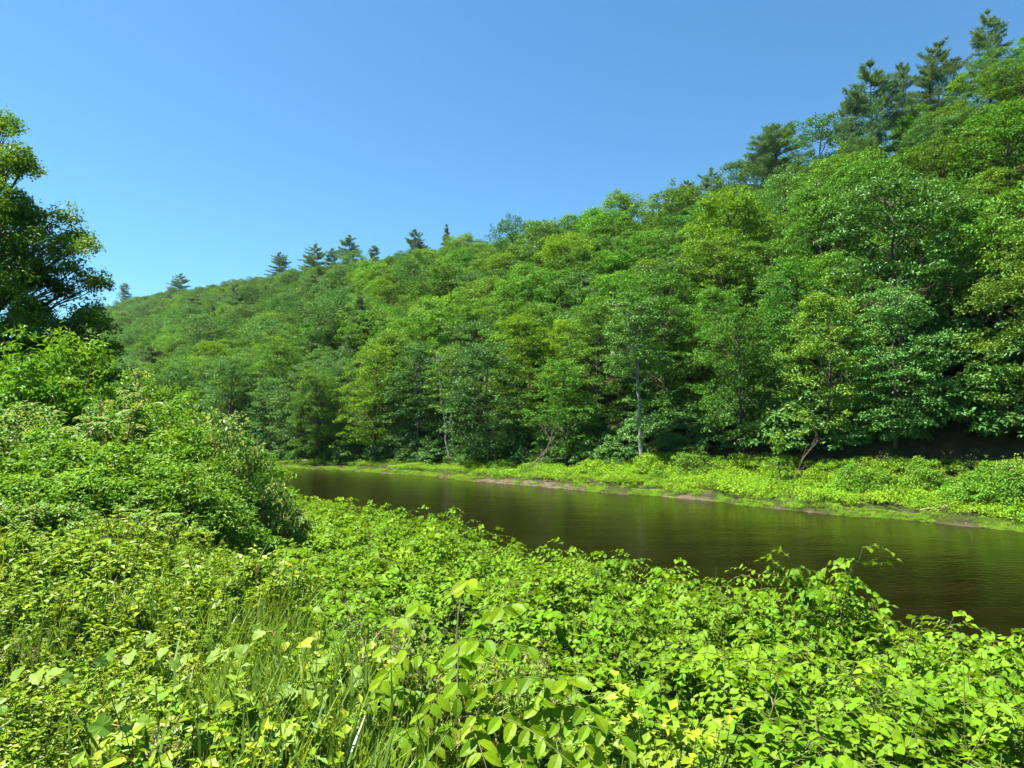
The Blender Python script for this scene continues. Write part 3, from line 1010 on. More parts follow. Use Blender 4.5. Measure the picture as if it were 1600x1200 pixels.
# sapling with an upright crown
x, y = far_spot(1215, 6.0)
mb = MB(); wb = MB()
tube(wb, bend([0, 0, -.2], [.1, 0, 3.4], 6, 0, .03), np.linspace(.05, .012, 6), 6)
for i in range(26):
    h = rng.uniform(.15, 1); a = rng.uniform(0, 6.28); q = (1.1 - h) * rng.uniform(.3, 1.25)
    C = np.array([math.cos(a) * q, math.sin(a) * q, 3.5 * h])
    clump_leaves(mb, C, rng.uniform(.22, .4), 34, .17, .7, rng.uniform(.4, .9))
    tube(wb, bend([0, 0, 3.2 * h * .8], C, 4), np.linspace(.018, .006, 4), 4)
t_ = thing('sapling', (x, y, float(ground(x, y))), 0, 1, 'young upright sapling with pale green leaves against the dark forest gap', 'sapling')
link('trunk', wb.mesh('sapling_trunk', [M['bark']], True), t_); t_.scale = (1.25, 1.25, 1.3)
link('crown', mb.mesh('sapling_crown', [M['shrub']]), t_)


def limb(wb, p, d, L_, r, depth, up=.12):
    """a bare branching limb"""
    k = 6
    pts = [np.array(p, float)]
    dd = unit(np.array(d, float))
    for i in range(k):
        dd = unit(dd + rnd(1, .13)[0] + np.array([0, 0, up * .3]))
        pts.append(pts[-1] + dd * L_ / k)
        if depth > 0 and i > 1:
            for _ in range(rng.integers(1, 3)):
                limb(wb, pts[-1], unit(dd + rnd(1, .6)[0] + [0, 0, .15]), L_ * rng.uniform(.25, .5), r * .45, depth - 1, up)
    tube(wb, pts, np.linspace(r, r * .25, k + 1), 6 if depth else 4)


def dead_branch(px, s, d, L_, r, name, label, cat, depth=2):
    x, y = far_spot(px, s)
    wb = MB(); limb(wb, (0, 0, -.15), d, L_, r, depth)
    return tag(link(name, wb.mesh(name, [M['dead']], True), loc=(x, y, float(ground(x, y)))), label, cat)


dead_branch(815, 3.6, (.75, .1, .7), 5.2, .075, 'dead_branch', 'dead pale branch with twigs leaning up to the right over the muddy shore', 'branch')
dead_branch(832, 4.3, (.45, .2, .7), 2.6, .05, 'dead_branch', 'thinner dead branch crossing behind the large leaning dead branch', 'branch')
dead_branch(1232, 4.4, (.2, 0, 1), 3.8, .035, 'bare_sapling', 'bare grey sapling leaning slightly right beside the young upright sapling', 'sapling')
dead_branch(1525, 4.6, (.5, .1, .6), 2.0, .05, 'dead_branch', 'bare twiggy branch sticking out of the broad thicket at the right', 'branch')
dead_branch(1498, 4.2, (.9, .1, .55), 1.8, .04, 'dead_branch', 'low dead branch lying in front of the thicket at the right', 'branch')


def driftwood(px, s, L_, r, yaw, label):
    x, y = far_spot(px, s)
    wb = MB()
    d = np.array([math.cos(yaw), math.sin(yaw), .05])
    limb(wb, (0, 0, .08), d, L_, r, 1, up=0)
    tag(link('driftwood_log', wb.mesh('driftwood_log', [M['dead']], True), loc=(x, y, float(ground(x, y)) + .08)), label, 'driftwood')


driftwood(1428, 1.9, 1.9, .10, -.5, 'pale driftwood log lying on the grass near the water at the right')
driftwood(1072, 2.3, 1.3, .08, .1, 'grey driftwood stick on the grassy far bank right of the pale trunk')
driftwood(848, 1.2, 1.6, .07, 0, 'stick of driftwood on the bare muddy shore below the leaning branch')
driftwood(755, 1.3, 1.2, .06, .3, 'short driftwood stick at the left part of the bare muddy shore')

# stones
def stone_mesh(seed):
    r2 = np.random.default_rng(seed)
    import bmesh
    bm = bmesh.new(); bmesh.ops.create_icosphere(bm, subdivisions=2, radius=.5)
    for v in bm.verts:
        n = r2.normal(0, .04); v.co = v.co * (1 + n); v.co.z *= .6; v.co.x *= 1.25
    me = bpy.data.meshes.new('stone'); bm.to_mesh(me); bm.free()
    me.materials.append(M['stone'])
    return me


STN = [stone_mesh(k) for k in range(4)]
CLOD = [stone_mesh(k + 10) for k in range(4)]
for c_ in CLOD: c_.materials[0] = M['mud']
x, y = far_spot(478, 3.0)
tag(link('river_rock', STN[0], loc=(x, y, float(ground(x, y)) + .35), scl=(1.0, .8, .8)), 'white rock at the left end of the far bank', 'rock')
P, R_, S_, I_ = [], [], [], []
for i in range(420):
    px = rng.uniform(560, 1600) if i % 4 == 0 else rng.uniform(720, 935)
    x, y = far_spot(px, rng.uniform(-.1, 1.5))
    P.append((x, y, float(ground(x, y)))); R_.append((0, 0, rng.uniform(0, 6.28))); S_.append(rng.uniform(.04, .2)); I_.append(rng.integers(0, 4))
scatter('shore_stones', P, R_, S_, I_, [CLOD], 'small brownish stones and clods strewn along the muddy far shore')

# ------------------------------------------------------------------ big tree at the left
def big_tree():
    D0 = 27.0
    base = at(-60, 640, D0 + 2); base[2] = float(ground(base[0], base[1]))
    cl = [(-30, 190, 34), (8, 195, 20), (12, 250, 34), (40, 262, 20), (-30, 260, 50), (25, 305, 22), (0, 330, 40), (50, 345, 34), (100, 340, 22), (125, 372, 18),
          (30, 385, 50), (85, 385, 34), (135, 385, 10), (60, 430, 42), (115, 425, 22), (10, 450, 50), (95, 455, 28), (140, 440, 16), (158, 446, 8), (60, 490, 45),
          (130, 490, 30), (110, 520, 34), (160, 515, 20), (25, 525, 48), (80, 550, 42), (135, 560, 32), (172, 545, 14), (10, 585, 50), (80, 600, 40), (140, 600, 28), (175, 590, 16),
          (-60, 300, 60), (-70, 380, 60), (-80, 460, 60), (-60, 540, 60), (-140, 340, 60), (-150, 430, 60), (-150, 520, 60), (-210, 450, 50), (-200, 540, 50), (-60, 225, 45),
          (-110, 260, 50), (-60, 620, 50), (20, 640, 50), (-160, 600, 50)]
    mb = MB(); wb = MB()
    trunk_top = at(-45, 250, D0 + 1) - base
    sp_ = bend([0, 0, -1], trunk_top, 12, 0, .12)
    tube(wb, sp_, np.linspace(.42, .06, 12), 10)
    for px, py, r in cl:
        for j in range(2 if r < 25 else 3):
            d = D0 + rng.uniform(-1, 1) * min(3.6, .5 + r * .06)
            C = at(px + rng.normal(0, r * .12), py + rng.normal(0, r * .12), d) - base
            R = r / F * D0
            h = np.clip((C[2] - 1.0) / trunk_top[2] - .12, .08, .92)
            p0 = sp_[int(h * 11)]
            br = bend(p0, C, 8, .3, .10)
            tube(wb, br, np.linspace(.12 if r > 30 else .07, .015, 8), 5)
            ns = max(4, int(R * R * 11))
            for q in range(ns):
                c = C + unit(rnd(1))[0] * R * rng.uniform(.25, 1.0) * np.array([1, 1, .75])
                clump_leaves(mb, c, rng.uniform(.3, .55), 70, .135, .8, rng.uniform(.15, .85), tpl=leaf_rhomb())
                if q % 2 == 0:
                    tube(wb, bend(br[5], c, 4, .05, .03), np.linspace(.025, .006, 4), 3, cap=False)
    t = thing('large_broadleaf_tree', tuple(base), 0, 1, 'large dark leafy tree on the near bank with ragged boughs against the sky', 'tree')
    link('trunk', wb.mesh('large_tree_trunk', [M['bark']], True), t)
    link('crown', mb.mesh('large_tree_crown', [M['bigtree']]), t)


big_tree()
for px, D, sc, k, lab in ((-70, 36, .75, 1, 'shaded tree close behind the large left tree'), (60, 44, .42, 3, 'low dark tree seen under the boughs of the large left tree'),
                          (130, 50, .36, 1, 'lowest small dark tree behind the large left tree')):
    x, y = (px - 800) / F * D, D
    add_tree('edge_tree', EDGE[k], x, y, sc, 1.0, lab, 'tree')

# ------------------------------------------------------------------ sumac shrubs at the left
def pinnate(mb, wb, p, d, L_, pairs, lf, droop=.45, v=.5, m=0, tpl=None, upn=(0, 0, 1)):
    """a compound leaf starting at p in direction d"""
    k = pairs + 1
    d = unit(np.array(d, float)); s = np.linspace(0, 1, k + 1)
    hor = d.copy()
    pts = np.array(p)[None] + d[None] * (s * L_)[:, None]
    pts[:, 2] -= droop * L_ * s ** 2
    if wb is not None:
        tube(wb, pts[[0, k // 2, k]], [.006, .004, .002], 3, cap=False)
    tan = unit(np.gradient(pts, axis=0))
    side = unit(np.cross(tan, np.array(upn, float)))
    nn = np.cross(side, tan)
    P, X, Nn = [], [], []
    for sg in (-1, 1):
        P.append(pts[1:-1]); X.append(side[1:-1] * sg + tan[1:-1] * .35 + np.array([0, 0, -.28])); Nn.append(nn[1:-1] + side[1:-1] * sg * .15)
    P.append(pts[-1:]); X.append(tan[-1:]); Nn.append(nn[-1:])
    P = np.concatenate(P); X = np.concatenate(X) + rnd(len(P), .12); Nn = np.concatenate(Nn) + rnd(len(P), .18)
    put(mb, tpl, P, X, Nn, lf * rng.uniform(.8, 1.1, len(P)), np.clip(v + rng.normal(0, .12, len(P)), 0, 1), m)


SL = (np.array([[0, 0, 0], [.4, .19, .05], [1, 0, -.12], [.4, -.19, .05]]), None, np.array([[0, 2, 1], [0, 3, 2]]))


def sumac_meshes(key, R, H, heads, leaves=8, Lf=.44, lf=.15, pairs=6):
    mb = MB(); wb = MB()
    for i in range(heads):
        a = rng.uniform(0, 6.28); sz_ = rng.uniform(.0, 1.0); cz = math.sqrt(1 - sz_ * sz_)
        g_ = (rng.uniform(.82, 1.04) if i % 4 else rng.uniform(.5, .8)) * (1 + .12 * math.sin(3 * a + 5 * sz_))
        C = np.array([math.cos(a) * R * cz, math.sin(a) * R * cz, .12 + H * .9 * sz_]) * g_
        tube(wb, bend([C[0] * .35, C[1] * .35, -.2], C, 6, .05, .04), np.linspace(.03, .012, 6), 5)
        vv = rng.uniform(.15, .9)
        outw = np.array([math.cos(a) * cz, math.sin(a) * cz, sz_ * .6 + .25])
        for j in range(leaves):
            d = unit(rnd(1))[0] * .9 + outw * .7 + np.array([.3, .05, .1])
            d[2] = max(d[2], -.1)
            pinnate(mb, wb, C + rnd(1, .03)[0], d, Lf * rng.uniform(.6, 1.15), pairs, lf, rng.uniform(.2, .7), vv, 0, SL)
    return wb.mesh(key + '_stems', [M['redstem']], True), mb.mesh(key + '_leaves', [M['sumac']])


SUM = [sumac_meshes('sumac_%d' % k, 1.5, 2.4, 105) for k in range(3)]
WL = (np.array([[0, 0, 0], [.42, .26, .07], [1, 0, -.14], [.42, -.26, .07]]), None, np.array([[0, 2, 1], [0, 3, 2]]))


def dome_bush(key, R, H, n, per, lsize, leafm, tpl):
    mb = MB(); wb = MB()
    p3 = rng.uniform(0, 6.28)
    for i in range(n):
        a = rng.uniform(0, 6.28); sz_ = rng.uniform(.02, 1.0); cz = math.sqrt(1 - sz_ * sz_)
        g_ = (rng.uniform(.86, 1.06) if i % 4 else rng.uniform(.5, .8)) * (1 + .24 * math.sin(3 * a + 4 * sz_ + p3) + .12 * math.sin(7 * a + 9 * sz_))
        C = np.array([math.cos(a) * R * cz, math.sin(a) * R * cz, .08 + H * .93 * sz_]) * g_
        clump_leaves(mb, C, rng.uniform(.16, .36), per, lsize, .75, rng.uniform(.15, .85), tpl=tpl)
        if i % 3 == 0:
            tube(wb, bend([C[0] * .2, C[1] * .2, -.15], C, 5, .08, .03), np.linspace(.02, .006, 5), 4)
    for i in range(38):                                     # shoots standing out of the mound
        a = rng.uniform(0, 6.28); sz_ = rng.uniform(.35, 1.0); cz = math.sqrt(1 - sz_ * sz_)
        p0 = np.array([math.cos(a) * R * cz, math.sin(a) * R * cz, H * sz_]) * .9
        p1 = p0 + np.array([math.cos(a) * cz * .5 + .12, math.sin(a) * cz * .5, .5]) * rng.uniform(.4, 1.0)
        br = bend(p0, p1, 6, .04, .015)
        tube(wb, br, np.linspace(.008, .003, 6), 4)
        m_ = 22; q = rng.uniform(.1, 1, m_)
        P = np.stack([np.interp(q, np.linspace(0, 1, 6), br[:, c]) for c in range(3)], -1)
        an = np.arange(m_) * 2.4
        put(mb, tpl, P, np.stack([np.cos(an), np.sin(an), -.25 + 0 * an], -1), unit(rnd(m_, .35) + [0, 0, 1]), lsize * (1.25 - .5 * q), np.clip(.5 + .4 * q + rng.normal(0, .1, m_), 0, 1))
    return wb.mesh(key + '_stem', [M['redstem']], True), mb.mesh(key + '_leaves', [M[leafm]])


DOME = [dome_bush('leafy_bush_%d' % k, 1.5, 2.4, 480, 44, .115, ['shrub', 'sumac', 'shrub'][k], WL) for k in range(3)]
_s = [  # kind, px, D, ztop via py, radius scale, label
    ('b', 105, 17.0, 555, 1.2, 'tallest domed shrub of the left thicket, below the large left tree'),
    ('s', 195, 16.0, 590, .85, 'sumac with curling fronds on the right shoulder of the tallest domed shrub'),
    ('b', 0, 15.0, 600, 1.3, 'rounded shrub at the left edge of the picture under the dark boughs'),
    ('b', 235, 18.0, 620, .8, 'smaller rounded shrub behind the curling sumac fronds'),
    ('b', -30, 12.0, 650, 1.0, 'shrub partly cut off by the left edge of the picture'),
    ('s', 150, 12.3, 638, .85, 'silvery windblown sumac in the middle of the left thicket'),
    ('b', 245, 13.6, 648, .85, 'domed leafy shrub right of the silvery windblown sumac'),
    ('b', 322, 16.0, 674, .95, 'dense dark shrub above the shaded hollow beside the river'),
    ('b', 50, 10.8, 690, .9, 'low broad shrub in front of the left edge shrubs'),
    ('b', 190, 10.4, 704, .88, 'front leafy shrub overhanging the weeds'),
    ('s', 285, 11.8, 735, .65, 'sumac leaning over the dark shaded hollow'),
    ('b', 352, 19.0, 706, 1.02, 'rounded shrub hanging out over the left end of the water'),
    ('b', 95, 9.2, 748, .7, 'lowest leafy shrub, closest to the yellow weeds'),
    ('s', 190, 8.7, 800, .6, 'low sumac with hanging leaflets just behind the tall weeds'),
    ('b', 282, 9.8, 748, .66, 'small leafy shrub at the lip of the shaded hollow'),
    ('s', 440, 16.0, 764, .6, 'slender sumac raising long fronds at the left end of the knotweed'),
    ('b', 25, 8.4, 805, .55, 'yellowish low shrub at the left edge of the weeds'),
]
for i, (kind, px, D, py, rs, lab) in enumerate(_s):
    p = at(px, py, D)
    g = float(ground(p[0], p[1]))
    H = max(p[2] - g, .7)
    src = SUM[i % 3] if kind == 's' else DOME[i % 3]
    nm = 'sumac_shrub' if kind == 's' else 'leafy_shrub'
    t = thing(nm, (p[0], p[1], g - .05), rng.uniform(-.5, .5) if kind == 's' else rng.uniform(0, 6.28), (rs, rs, H / 2.45), lab, 'shrub', 'shrubs of the left thicket')
    link('stem', src[0], t); link('foliage', src[1], t)

# ------------------------------------------------------------------ knotweed thicket
KL = [leaf_heart(.40, .06, .18), leaf_heart(.37, .10, .28), leaf_heart(.43, .03, .10)]


def knot_layout(H, nbr, R):
    """stem polylines and leaf placements of one plant"""
    stems, P, X, Nn, S, V = [], [], [], [], [], []
    a0 = rng.uniform(0, 6.28)
    topd = np.array([math.cos(a0), math.sin(a0), 0]) * R * .45
    main = np.array([[0, 0, -.2], [0.02, 0, H * .4], topd * .35 + [0, 0, H * .75], topd + [0, 0, H]])
    main = np.array([[np.interp(s, [0, .4, .75, 1], main[:, c]) for c in range(3)] for s in np.linspace(0, 1, 8)])
    stems.append((main, np.linspace(.014, .004, 8)))
    for b in range(nbr):
        s = rng.uniform(.45, 1.0); i = s * 7
        p0 = main[int(i)] + (main[min(int(i) + 1, 7)] - main[int(i)]) * (i % 1)
        a = rng.uniform(0, 6.28); L_ = R * rng.uniform(.5, 1.1) * (1.25 - .5 * s)
        d = np.array([math.cos(a), math.sin(a), rng.uniform(.15, .5)])
        k = 7
        ss = np.linspace(0, 1, k)[:, None]
        br = p0 + d * L_ * ss; br[:, 2] -= .42 * L_ * ss[:, 0] ** 2
        br += rnd(k, .008) * (ss > 0)
        stems.append((br, np.linspace(.006, .002, k)))
        side = unit(np.cross(d, [0, 0, 1.]))
        vv = rng.uniform(.1, .9)
        for j in range(1, k):
            sg = 1 if j % 2 else -1
            P.append(br[j]); x = side * sg * .8 + d * .55 + [0, 0, -.45] + rnd(1, .2)[0]
            X.append(x); Nn.append(np.array([0, 0, 1.]) + d * .55 + rnd(1, .3)[0])
            S.append(rng.uniform(.075, .125) * (1.12 - .5 * j / k) * 1.08); V.append(np.clip(vv + .25 * (j / k - .5) + rng.normal(0, .1), 0, 1))
    return stems, np.array(P), unit(X), unit(Nn), np.array(S), np.array(V)


KNOT = []
for k in range(6):
    stems, P, X, Nn, S, V = knot_layout(rng.uniform(1.75, 2.05), 21, .62)
    sb = MB()
    for pts, r in stems: tube(sb, pts, r, 4, cap=False)
    lb = MB(); tid = rng.integers(0, 3, len(P))
    for q in range(3):
        w = tid == q
        put(lb, KL[q], P[w], X[w], Nn[w], S[w], V[w])
    jb = MB()
    for pts, r in stems: tube(jb, pts, r, 3, m=1, cap=False)
    for q in range(3):
        w = tid == q
        put(jb, KL[q], P[w], X[w], Nn[w], S[w], V[w])
    KNOT.append(dict(stem=sb.mesh('knotweed_stem', [M['stem']]), leaves=lb.mesh('knotweed_leaves', [M['knot']]), joined=jb.mesh('knotweed_joined', [M['knot'], M['stem']]),
                     P=P, X=X, N=Nn, S=S, V=V, tid=tid))
# single leaf meshes, five shades of each shape
LEAFM = {}
for q in range(3):
    for c in range(5):
        mb = MB(); put(mb, KL[q], np.zeros((1, 3)), np.array([[1., 0, 0]]), np.array([[0, 0, 1.]]), 1.0, .1 + .2 * c)
        LEAFM[q, c] = mb.mesh('heart_leaf_%d_%d' % (q, c), [M['knot']])


def basis(x, n):
    x = Vector(x).normalized(); y = Vector(n).cross(x).normalized(); z = x.cross(y)
    return Matrix((x, y, z)).transposed()


spots = []
for t in np.arange(-16, 34, .50):
    for u in np.arange(3.2, 20, .50):
        t2, u2 = t + rng.uniform(-.24, .24), u + rng.uniform(-.24, .24)
        x, y = xy(u2, t2)
        if y < 1.5 or not in_view(x, y, 200): continue
        ue = float(u_edge(t2)); un = float(u_near(t2))
        if u2 < ue + .9 or u2 > min(un - 1.2, 14.0 + .25 * max(t2 - 8, 0)): continue
        px = 800 + F * x / y
        # leave the sumac thicket and the shaded hollow free
        if px < 425 and 8.5 < y < 22: continue
        if px < 370: continue
        if vnoise(x, y, .9, 31) < .26 or (430 < px < 700 and 5.0 < y < 6.3): continue
        spots.append((x, y, u2, t2))
spots.sort(key=lambda c: c[0] ** 2 + c[1] ** 2)
print('knotweed plants', len(spots))
G_K = 'knotweed canes of the near bank thicket'
lib = []
nleafobj = 0
SP, SR, SS, SI = [], [], [], []
for i, (x, y, u2, t2) in enumerate(spots):
    g = float(ground(x, y)); ue = float(u_edge(t2)); px_ = 800 + F * x / y
    k = rng.integers(0, 6); rz = rng.uniform(0, 6.28)
    # canopy height wanted there
    rise = .44 * (vnoise(x, y, 2.2, 33) - .5) + .26 * (vnoise(x, y, .8, 34) - .5) + .62 * math.exp(-((px_ - 1285) / 55) ** 2) * (u2 > 10)
    want = np.interp(u2 - ue, [0, .8, 2.5, 9, 13], [4.2, 4.6, 4.8, 3.9, 3.1]) + rise * 1.6
    if t2 > 12: want -= .02 * (t2 - 12)
    H = np.clip(want - g, .5, 4.2)
    sz = H / 1.95; sc = rng.uniform(.85, 1.15)
    tilt = (rng.normal(0, .06), rng.normal(0, .06))
    kz = ('in the thicket at the water edge' if u2 > 9 else 'in the middle of the thicket') if math.hypot(x, y) > 7.5 else ('in the thicket behind the locust sapling' if px_ < 900 else 'in the thicket right of the locust sapling' if px_ < 1250 else 'in the thicket at the bottom right corner')
    if i < 290:
        o = thing('knotweed_plant', (x, y, g), 0, (sc, sc, sz), 'leafy knotweed cane %s' % kz, 'knotweed', 'knotweed canes ' + kz)
        o.rotation_euler = (*tilt, rz)
        kk = KNOT[k]
        link('stem', kk['stem'], o)
        if i < 34:
            # leaf objects keep their own proportions under the stretched plant
            for P_, X_, N_, S__, V_, q in zip(kk['P'], kk['X'], kk['N'], kk['S'], kk['V'], kk['tid']):
                l = bpy.data.objects.new('leaf', LEAFM[int(q), int(min(4, V_ * 5))])
                COL.objects.link(l); l.parent = o
                l.matrix_local = Matrix.Translation(Vector(P_)) @ (basis(X_, N_).to_4x4()) @ Matrix.Scale(float(S__), 4)
                nleafobj += 1
        else:
            link('foliage', kk['leaves'], o)
    else:
        SP.append((x, y, g)); SR.append((*tilt, rz)); SS.append((sc, sc, sz)); SI.append(k)
scatter('knotweed_thicket', SP, SR, SS, SI, [[k['joined'] for k in KNOT]], 'farther part of the bright green knotweed thicket down to the water')
print('leaf objects', nleafobj)

# ------------------------------------------------------------------ locust sapling in the centre foreground
def locust():
    base = at(735, 1230, 3.3); g = float(ground(base[0], base[1])); base[2] = g
    t = thing('locust_sapling', tuple(base), 0, 1, 'young locust with large yellow green oval leaflets in the centre foreground', 'sapling')
    wb = MB()
    leaflets = []
    OV = leaf_oval(.27, .05, .10)
    om = {}
    for c in range(6):
        mb = MB(); put(mb, OV, np.zeros((1, 3)), np.array([[1., 0, 0]]), np.array([[0, 0, 1.]]), 1.0, c / 5)
        om[c] = mb.mesh('oval_leaflet_%d' % c, [M['locust']])
    B = Vector(base)

    def W(px, py, D): return Vector(at(px, py, D)) - B
    s1 = [Vector((0, 0, -.1)), W(725, 1120, 3.35), W(712, 1040, 3.4), W(716, 960, 3.45), W(722, 925, 3.5)]
    s2 = [Vector((0, 0, -.1)), W(690, 1140, 3.5), W(662, 1070, 3.6), W(645, 1000, 3.7), W(640, 965, 3.75)]
    s3 = [Vector((0, 0, -.1)), W(790, 1160, 3.2), W(830, 1120, 3.2), W(870, 1110, 3.25)]
    for s in (s1, s2, s3):
        tube(wb, [tuple(v) for v in s], np.linspace(.013, .004, len(s)), 6)
    st = link('stem', wb.mesh('locust_stem', [M['stem']], True), t)
    # compound leaves: start pixel, end pixel, depth0, depth1, pairs, leaflet size
    fr = [((716, 1020), (800, 945), 3.4, 3.1, 5), ((714, 1050), (825, 1010), 3.4, 3.0, 6), ((722, 935), (735, 905), 3.5, 3.3, 3), ((716, 1075), (610, 1010), 3.4, 3.3, 4),
          ((716, 1000), (715, 1090), 3.4, 3.0, 5), ((712, 1060), (640, 1160), 3.4, 3.0, 6), ((722, 1110), (850, 1060), 3.3, 2.9, 5), ((725, 1120), (900, 1200), 3.3, 2.7, 7),
          ((725, 1130), (760, 1200), 3.3, 2.8, 5), ((700, 1130), (560, 1210), 3.4, 2.9, 6), ((790, 1160), (970, 1150), 3.2, 2.7, 7), ((830, 1120), (900, 1060), 3.2, 2.9, 4),
          ((645, 1000), (610, 965), 3.7, 3.5, 3), ((650, 1020), (585, 1080), 3.6, 3.3, 5), ((665, 1080), (560, 1110), 3.6, 3.2, 5), ((640, 965), (660, 945), 3.7, 3.6, 2),
          ((725, 1120), (655, 1215), 3.3, 2.9, 5), ((870, 1110), (935, 1215), 3.2, 2.7, 6), ((790, 1160), (830, 1240), 3.2, 2.7, 5), ((712, 1040), (760, 1000), 3.4, 3.1, 3),
          ((690, 1140), (600, 1160), 3.5, 3.1, 5), ((840, 1125), (930, 1115), 3.2, 2.8, 5)]
    for (a, b, D0, D1, pairs) in fr:
        p0, p1 = W(*a, D0), W(*b, D1)
        cl = link('compound_leaf', None, t, loc=p0); cl.empty_display_size = .05
        d = p1 - p0
        k = pairs + 1
        pts = []
        for j in range(k + 1):
            s = j / k
            q = d * s; q.z += .10 * math.sin(s * math.pi) * d.length
            pts.append(q)
        rb = MB(); tube(rb, [tuple(v) for v in pts], np.linspace(.004, .0015, k + 1), 4, cap=False)
        link('leaf_stalk', rb.mesh('leaf_stalk', [M['stem']]), cl)
        side = d.cross(Vector((0, 0, 1))).normalized()
        vv = random.uniform(.2, .9)
        for j in range(1, k + 1):
            tan = (pts[j] - pts[j - 1]).normalized()
            for sg in ((-1, 1) if j < k else (0,)):
                X = (side * sg + tan * (.35 if sg else 1) + Vector((0, 0, -.55)) + Vector(rng.normal(0, .1, 3)))
                n = Vector((0, 0, 1)) + tan * .2 + Vector(rng.normal(0, .22, 3)) + Vector((0, -.5, 0))
                c = int(np.clip((vv + random.gauss(0, .15)) * 6, 0, 5))
                l = bpy.data.objects.new('leaflet', om[c]); COL.objects.link(l); l.parent = cl
                l.matrix_local = Matrix.Translation(pts[j]) @ basis(X, n).to_4x4() @ Matrix.Scale(random.uniform(.072, .108), 4)


locust()

# ------------------------------------------------------------------ weeds and grass of the left foreground
WEED = []
LZ = (np.array([[0, 0, 0], [.45, .17, .06], [1, 0, -.10], [.45, -.17, .06]]), None, np.array([[0, 2, 1], [0, 3, 2]]))
for k in range(4):      # bushy herbs with many small leaves
    mb = MB()
    for st_ in range(9):
        a = rng.uniform(0, 6.28); H = rng.uniform(.3, .6)
        p1 = np.array([rng.normal(0, .16), rng.normal(0, .16), H])
        pts = bend([p1[0] * .3, p1[1] * .3, -.05], p1, 5, 0, .01)
        tube(mb, pts, np.linspace(.004, .002, 5), 3, m=1, cap=False)
        n = 34
        s = rng.uniform(.2, 1.0, n); P = np.stack([np.interp(s, np.linspace(0, 1, 5), pts[:, c]) for c in range(3)], -1)
        ang = np.arange(n) * 2.4
        X = np.stack([np.cos(ang), np.sin(ang), rng.uniform(-.3, .5, n)], -1)
        put(mb, LZ if k % 2 else leaf_rhomb(), P, X, unit(rnd(n, .3) + [0, 0, 1]), rng.uniform(.03, .072, n), np.clip(s * .8 - .1 + rng.normal(0, .22, n), 0, 1))
    WEED.append(mb.mesh('herb_%d' % k, [M['herb'], M['stem']]))
for k in range(3):      # grass tufts
    mb = MB(); n = 60
    P = np.stack([rng.normal(0, .10, n), rng.normal(0, .10, n), np.zeros(n) - .02], -1)
    B2 = leaf_blade(); B2[0][:, 1] *= .55
    put(mb, B2, P, unit(rnd(n, .33) + [0, 0, 1]), unit(rnd(n)), rng.uniform(.25, .62, n), rng.uniform(0, 1, n))
    WEED.append(mb.mesh('grass_tuft_%d' % k, [M['grass']]))
for k in range(2):      # broad leaved weeds
    mb = MB(); n = 34
    P = np.stack([rng.normal(0, .16, n), rng.normal(0, .16, n), rng.uniform(.12, .42, n)], -1)
    ang = rng.uniform(0, 6.28, n)
    put(mb, leaf_heart(.38, .05, .15), P, np.stack([np.cos(ang), np.sin(ang), -.3 + 0 * ang], -1), unit(rnd(n, .35) + [0, 0, 1]), rng.uniform(.06, .11, n), rng.uniform(0, 1, n))
    for i in range(0, n, 3): tube(mb, bend([P[i][0] * .4, P[i][1] * .4, 0], P[i], 3), [.003, .002, .002], 3, m=1, cap=False)
    WEED.append(mb.mesh('broad_weed_%d' % k, [M['herb'], M['stem']]))
for k in range(2):      # flowering grass with tan heads
    mb = MB()
    for i in range(14):
        p1 = np.array([rng.normal(0, .16), rng.normal(0, .16), rng.uniform(.5, .8)])
        pts = bend([p1[0] * .2, p1[1] * .2, 0], p1, 5, 0, .008)
        tube(mb, pts, np.linspace(.0022, .0012, 5), 3, cap=False)
        n = 16; P = pts[-1] - np.stack([np.zeros(n), np.zeros(n), rng.uniform(0, .16, n)], -1)
        ang = rng.uniform(0, 6.28, n)
        put(mb, LZ, P, np.stack([np.cos(ang), np.sin(ang), .9 + 0 * ang], -1), unit(rnd(n)), rng.uniform(.02, .045, n), rng.uniform(0, 1, n))
    WEED.append(mb.mesh('seed_grass_%d' % k, [M['straw']]))

P, R_, S_, I_ = [], [], [], []
for i in range(60000):
    u = rng.uniform(-6, 12); t = rng.uniform(-6, 24)
    x, y = xy(u, t)
    if y < 1.6 or not in_view(x, y, 120): continue
    ue = float(u_edge(t))
    if u > ue + 1.0: continue
    d = math.hypot(x, y)
    if d > 16 or rng.uniform() > min(1, 3.6 / d + .15): continue
    px = 800 + F * x / y
    if px < 350 and y > 8.0: continue
    if vnoise(x, y, .55, 44) < .14: continue
    if px > 640 and u > 2.9 + .3 * rng.uniform(): continue
    if px > 1060 and u > 2.6: continue
    if 440 < px <= 640 and u > 2.7 + .4 * rng.uniform(): continue
    z = float(ground(x, y))
    n1 = float(vnoise(x, y, 1.1, 41)); n2 = float(vnoise(x, y, .7, 42))
    pg = .26 + (.5 if 360 < px < 680 and y < 5.5 else 0) + .25 * (n2 > .62)
    r = rng.uniform()
    if r < pg: k = 4 + rng.integers(0, 3)
    elif r < pg + .10: k = 7 + rng.integers(0, 2)
    elif r < pg + .108: k = 9 + rng.integers(0, 2)
    else: k = rng.integers(0, 4)
    P.append((x, y, z)); R_.append((rng.normal(0, .12), rng.normal(0, .12), rng.uniform(0, 6.28)))
    S_.append((.45 + .95 * n1) * rng.uniform(.7, 1.2) * (.62 if 590 < px < 1000 and y < 3.7 else 1)); I_.append(k)
print('weeds', len(P))
scatter('meadow_weeds', P, R_, S_, I_, [WEED], 'tangle of yellow green weeds and grass in the left foreground')

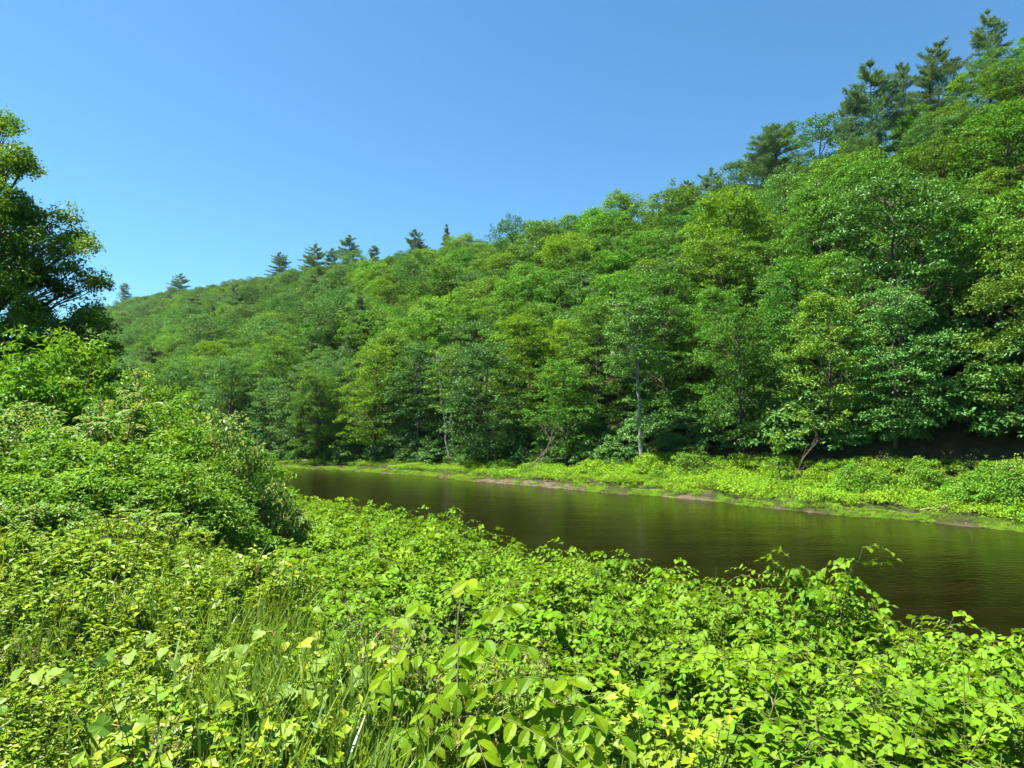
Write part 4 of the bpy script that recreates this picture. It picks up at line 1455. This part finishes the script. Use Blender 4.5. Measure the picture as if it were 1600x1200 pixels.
# grape vine leaves riding on the weeds: each sprawling shoot is a thing, each leaf a part
GV = leaf_lobed()
gm = []
for c in range(5):
    mb = MB(); put(mb, GV, np.zeros((1, 3)), np.array([[1., 0, 0]]), np.array([[0, 0, 1.]]), 1.0, c / 4)
    gm.append(mb.mesh('grape_leaf_%d' % c, [M['vine']]))
_v = [((20, 1060), (110, 1070), 4, 'grape vine shoot with pale leaves at the left edge of the weeds'),
      ((150, 1040), (200, 1030), 3, 'short grape vine shoot with a pair of light leaves'),
      ((230, 1000), (285, 1045), 5, 'grape vine shoot with stacked pale leaves left of centre'),
      ((330, 1030), (400, 1020), 5, 'grape vine shoot in the middle of the weeds'),
      ((395, 985), (430, 1000), 3, 'grape vine shoot with one large bright leaf'),
      ((170, 1130), (210, 1170), 4, 'grape vine shoot low in the grass at the bottom left'),
      ((430, 1100), (540, 1080), 6, 'grape vine shoot with yellow green leaves near the locust'),
      ((500, 1040), (590, 1070), 6, 'grape vine shoot at the shaded edge of the knotweed'),
      ((480, 1150), (430, 1180), 4, 'grape vine shoot in the grass at the bottom centre'),
      ((250, 1180), (330, 1160), 4, 'grape vine shoot along the bottom edge')]
for (a, b, n, lab) in _v:
    pa = on_z(a[0], a[1], 5.62); pb = on_z(b[0], b[1], 5.62)
    t = thing('grape_vine', tuple(pa), 0, 1, lab, 'vine')
    d = Vector(pb - pa)
    sb = MB(); tube(sb, bend((0, 0, 0), tuple(d), 5, .03, .01), np.linspace(.004, .002, 5), 4)
    link('stem', sb.mesh('vine_stem', [M['redstem']]), t)
    for j in range(n):
        s = (j + .5) / n
        X = Vector((rng.normal(0, .6), -.5 + rng.normal(0, .4), -.5)); nn = Vector((rng.normal(0, .3) - .2, rng.normal(0, .25) - .7, .8))
        l = bpy.data.objects.new('leaf', gm[rng.integers(0, 5)]); COL.objects.link(l); l.parent = t
        l.matrix_local = Matrix.Translation(d * s + Vector((rng.normal(0, .03), rng.normal(0, .03), .02 + rng.uniform(0, .05)))) @ basis(X, nn).to_4x4() @ Matrix.Scale(random.uniform(.06, .095), 4)

# dead brush in the hollow between weeds and knotweed
for (px, py, D, lab) in ((575, 1010, 6.2, 'dry brown twigs in the dark gap under the knotweed left of the locust'),
                         (690, 985, 6.6, 'dry brown twigs in the dark gap under the knotweed behind the locust'),
                         (380, 900, 9.5, 'bare reddish stick rising out of the shaded hollow')):
    p = at(px, py, D); g = float(ground(p[0], p[1]))
    wb = MB()
    for i in range(7):
        limb(wb, (rng.normal(0, .1), rng.normal(0, .1), 0), (rng.normal(0, .4), rng.normal(0, .4), 1), max(p[2] - g + .1, .5), .006, 1)
    tag(link('dry_twigs', wb.mesh('dry_twigs', [M['dead']]), loc=(p[0], p[1], g)), lab, 'twigs')

haze()
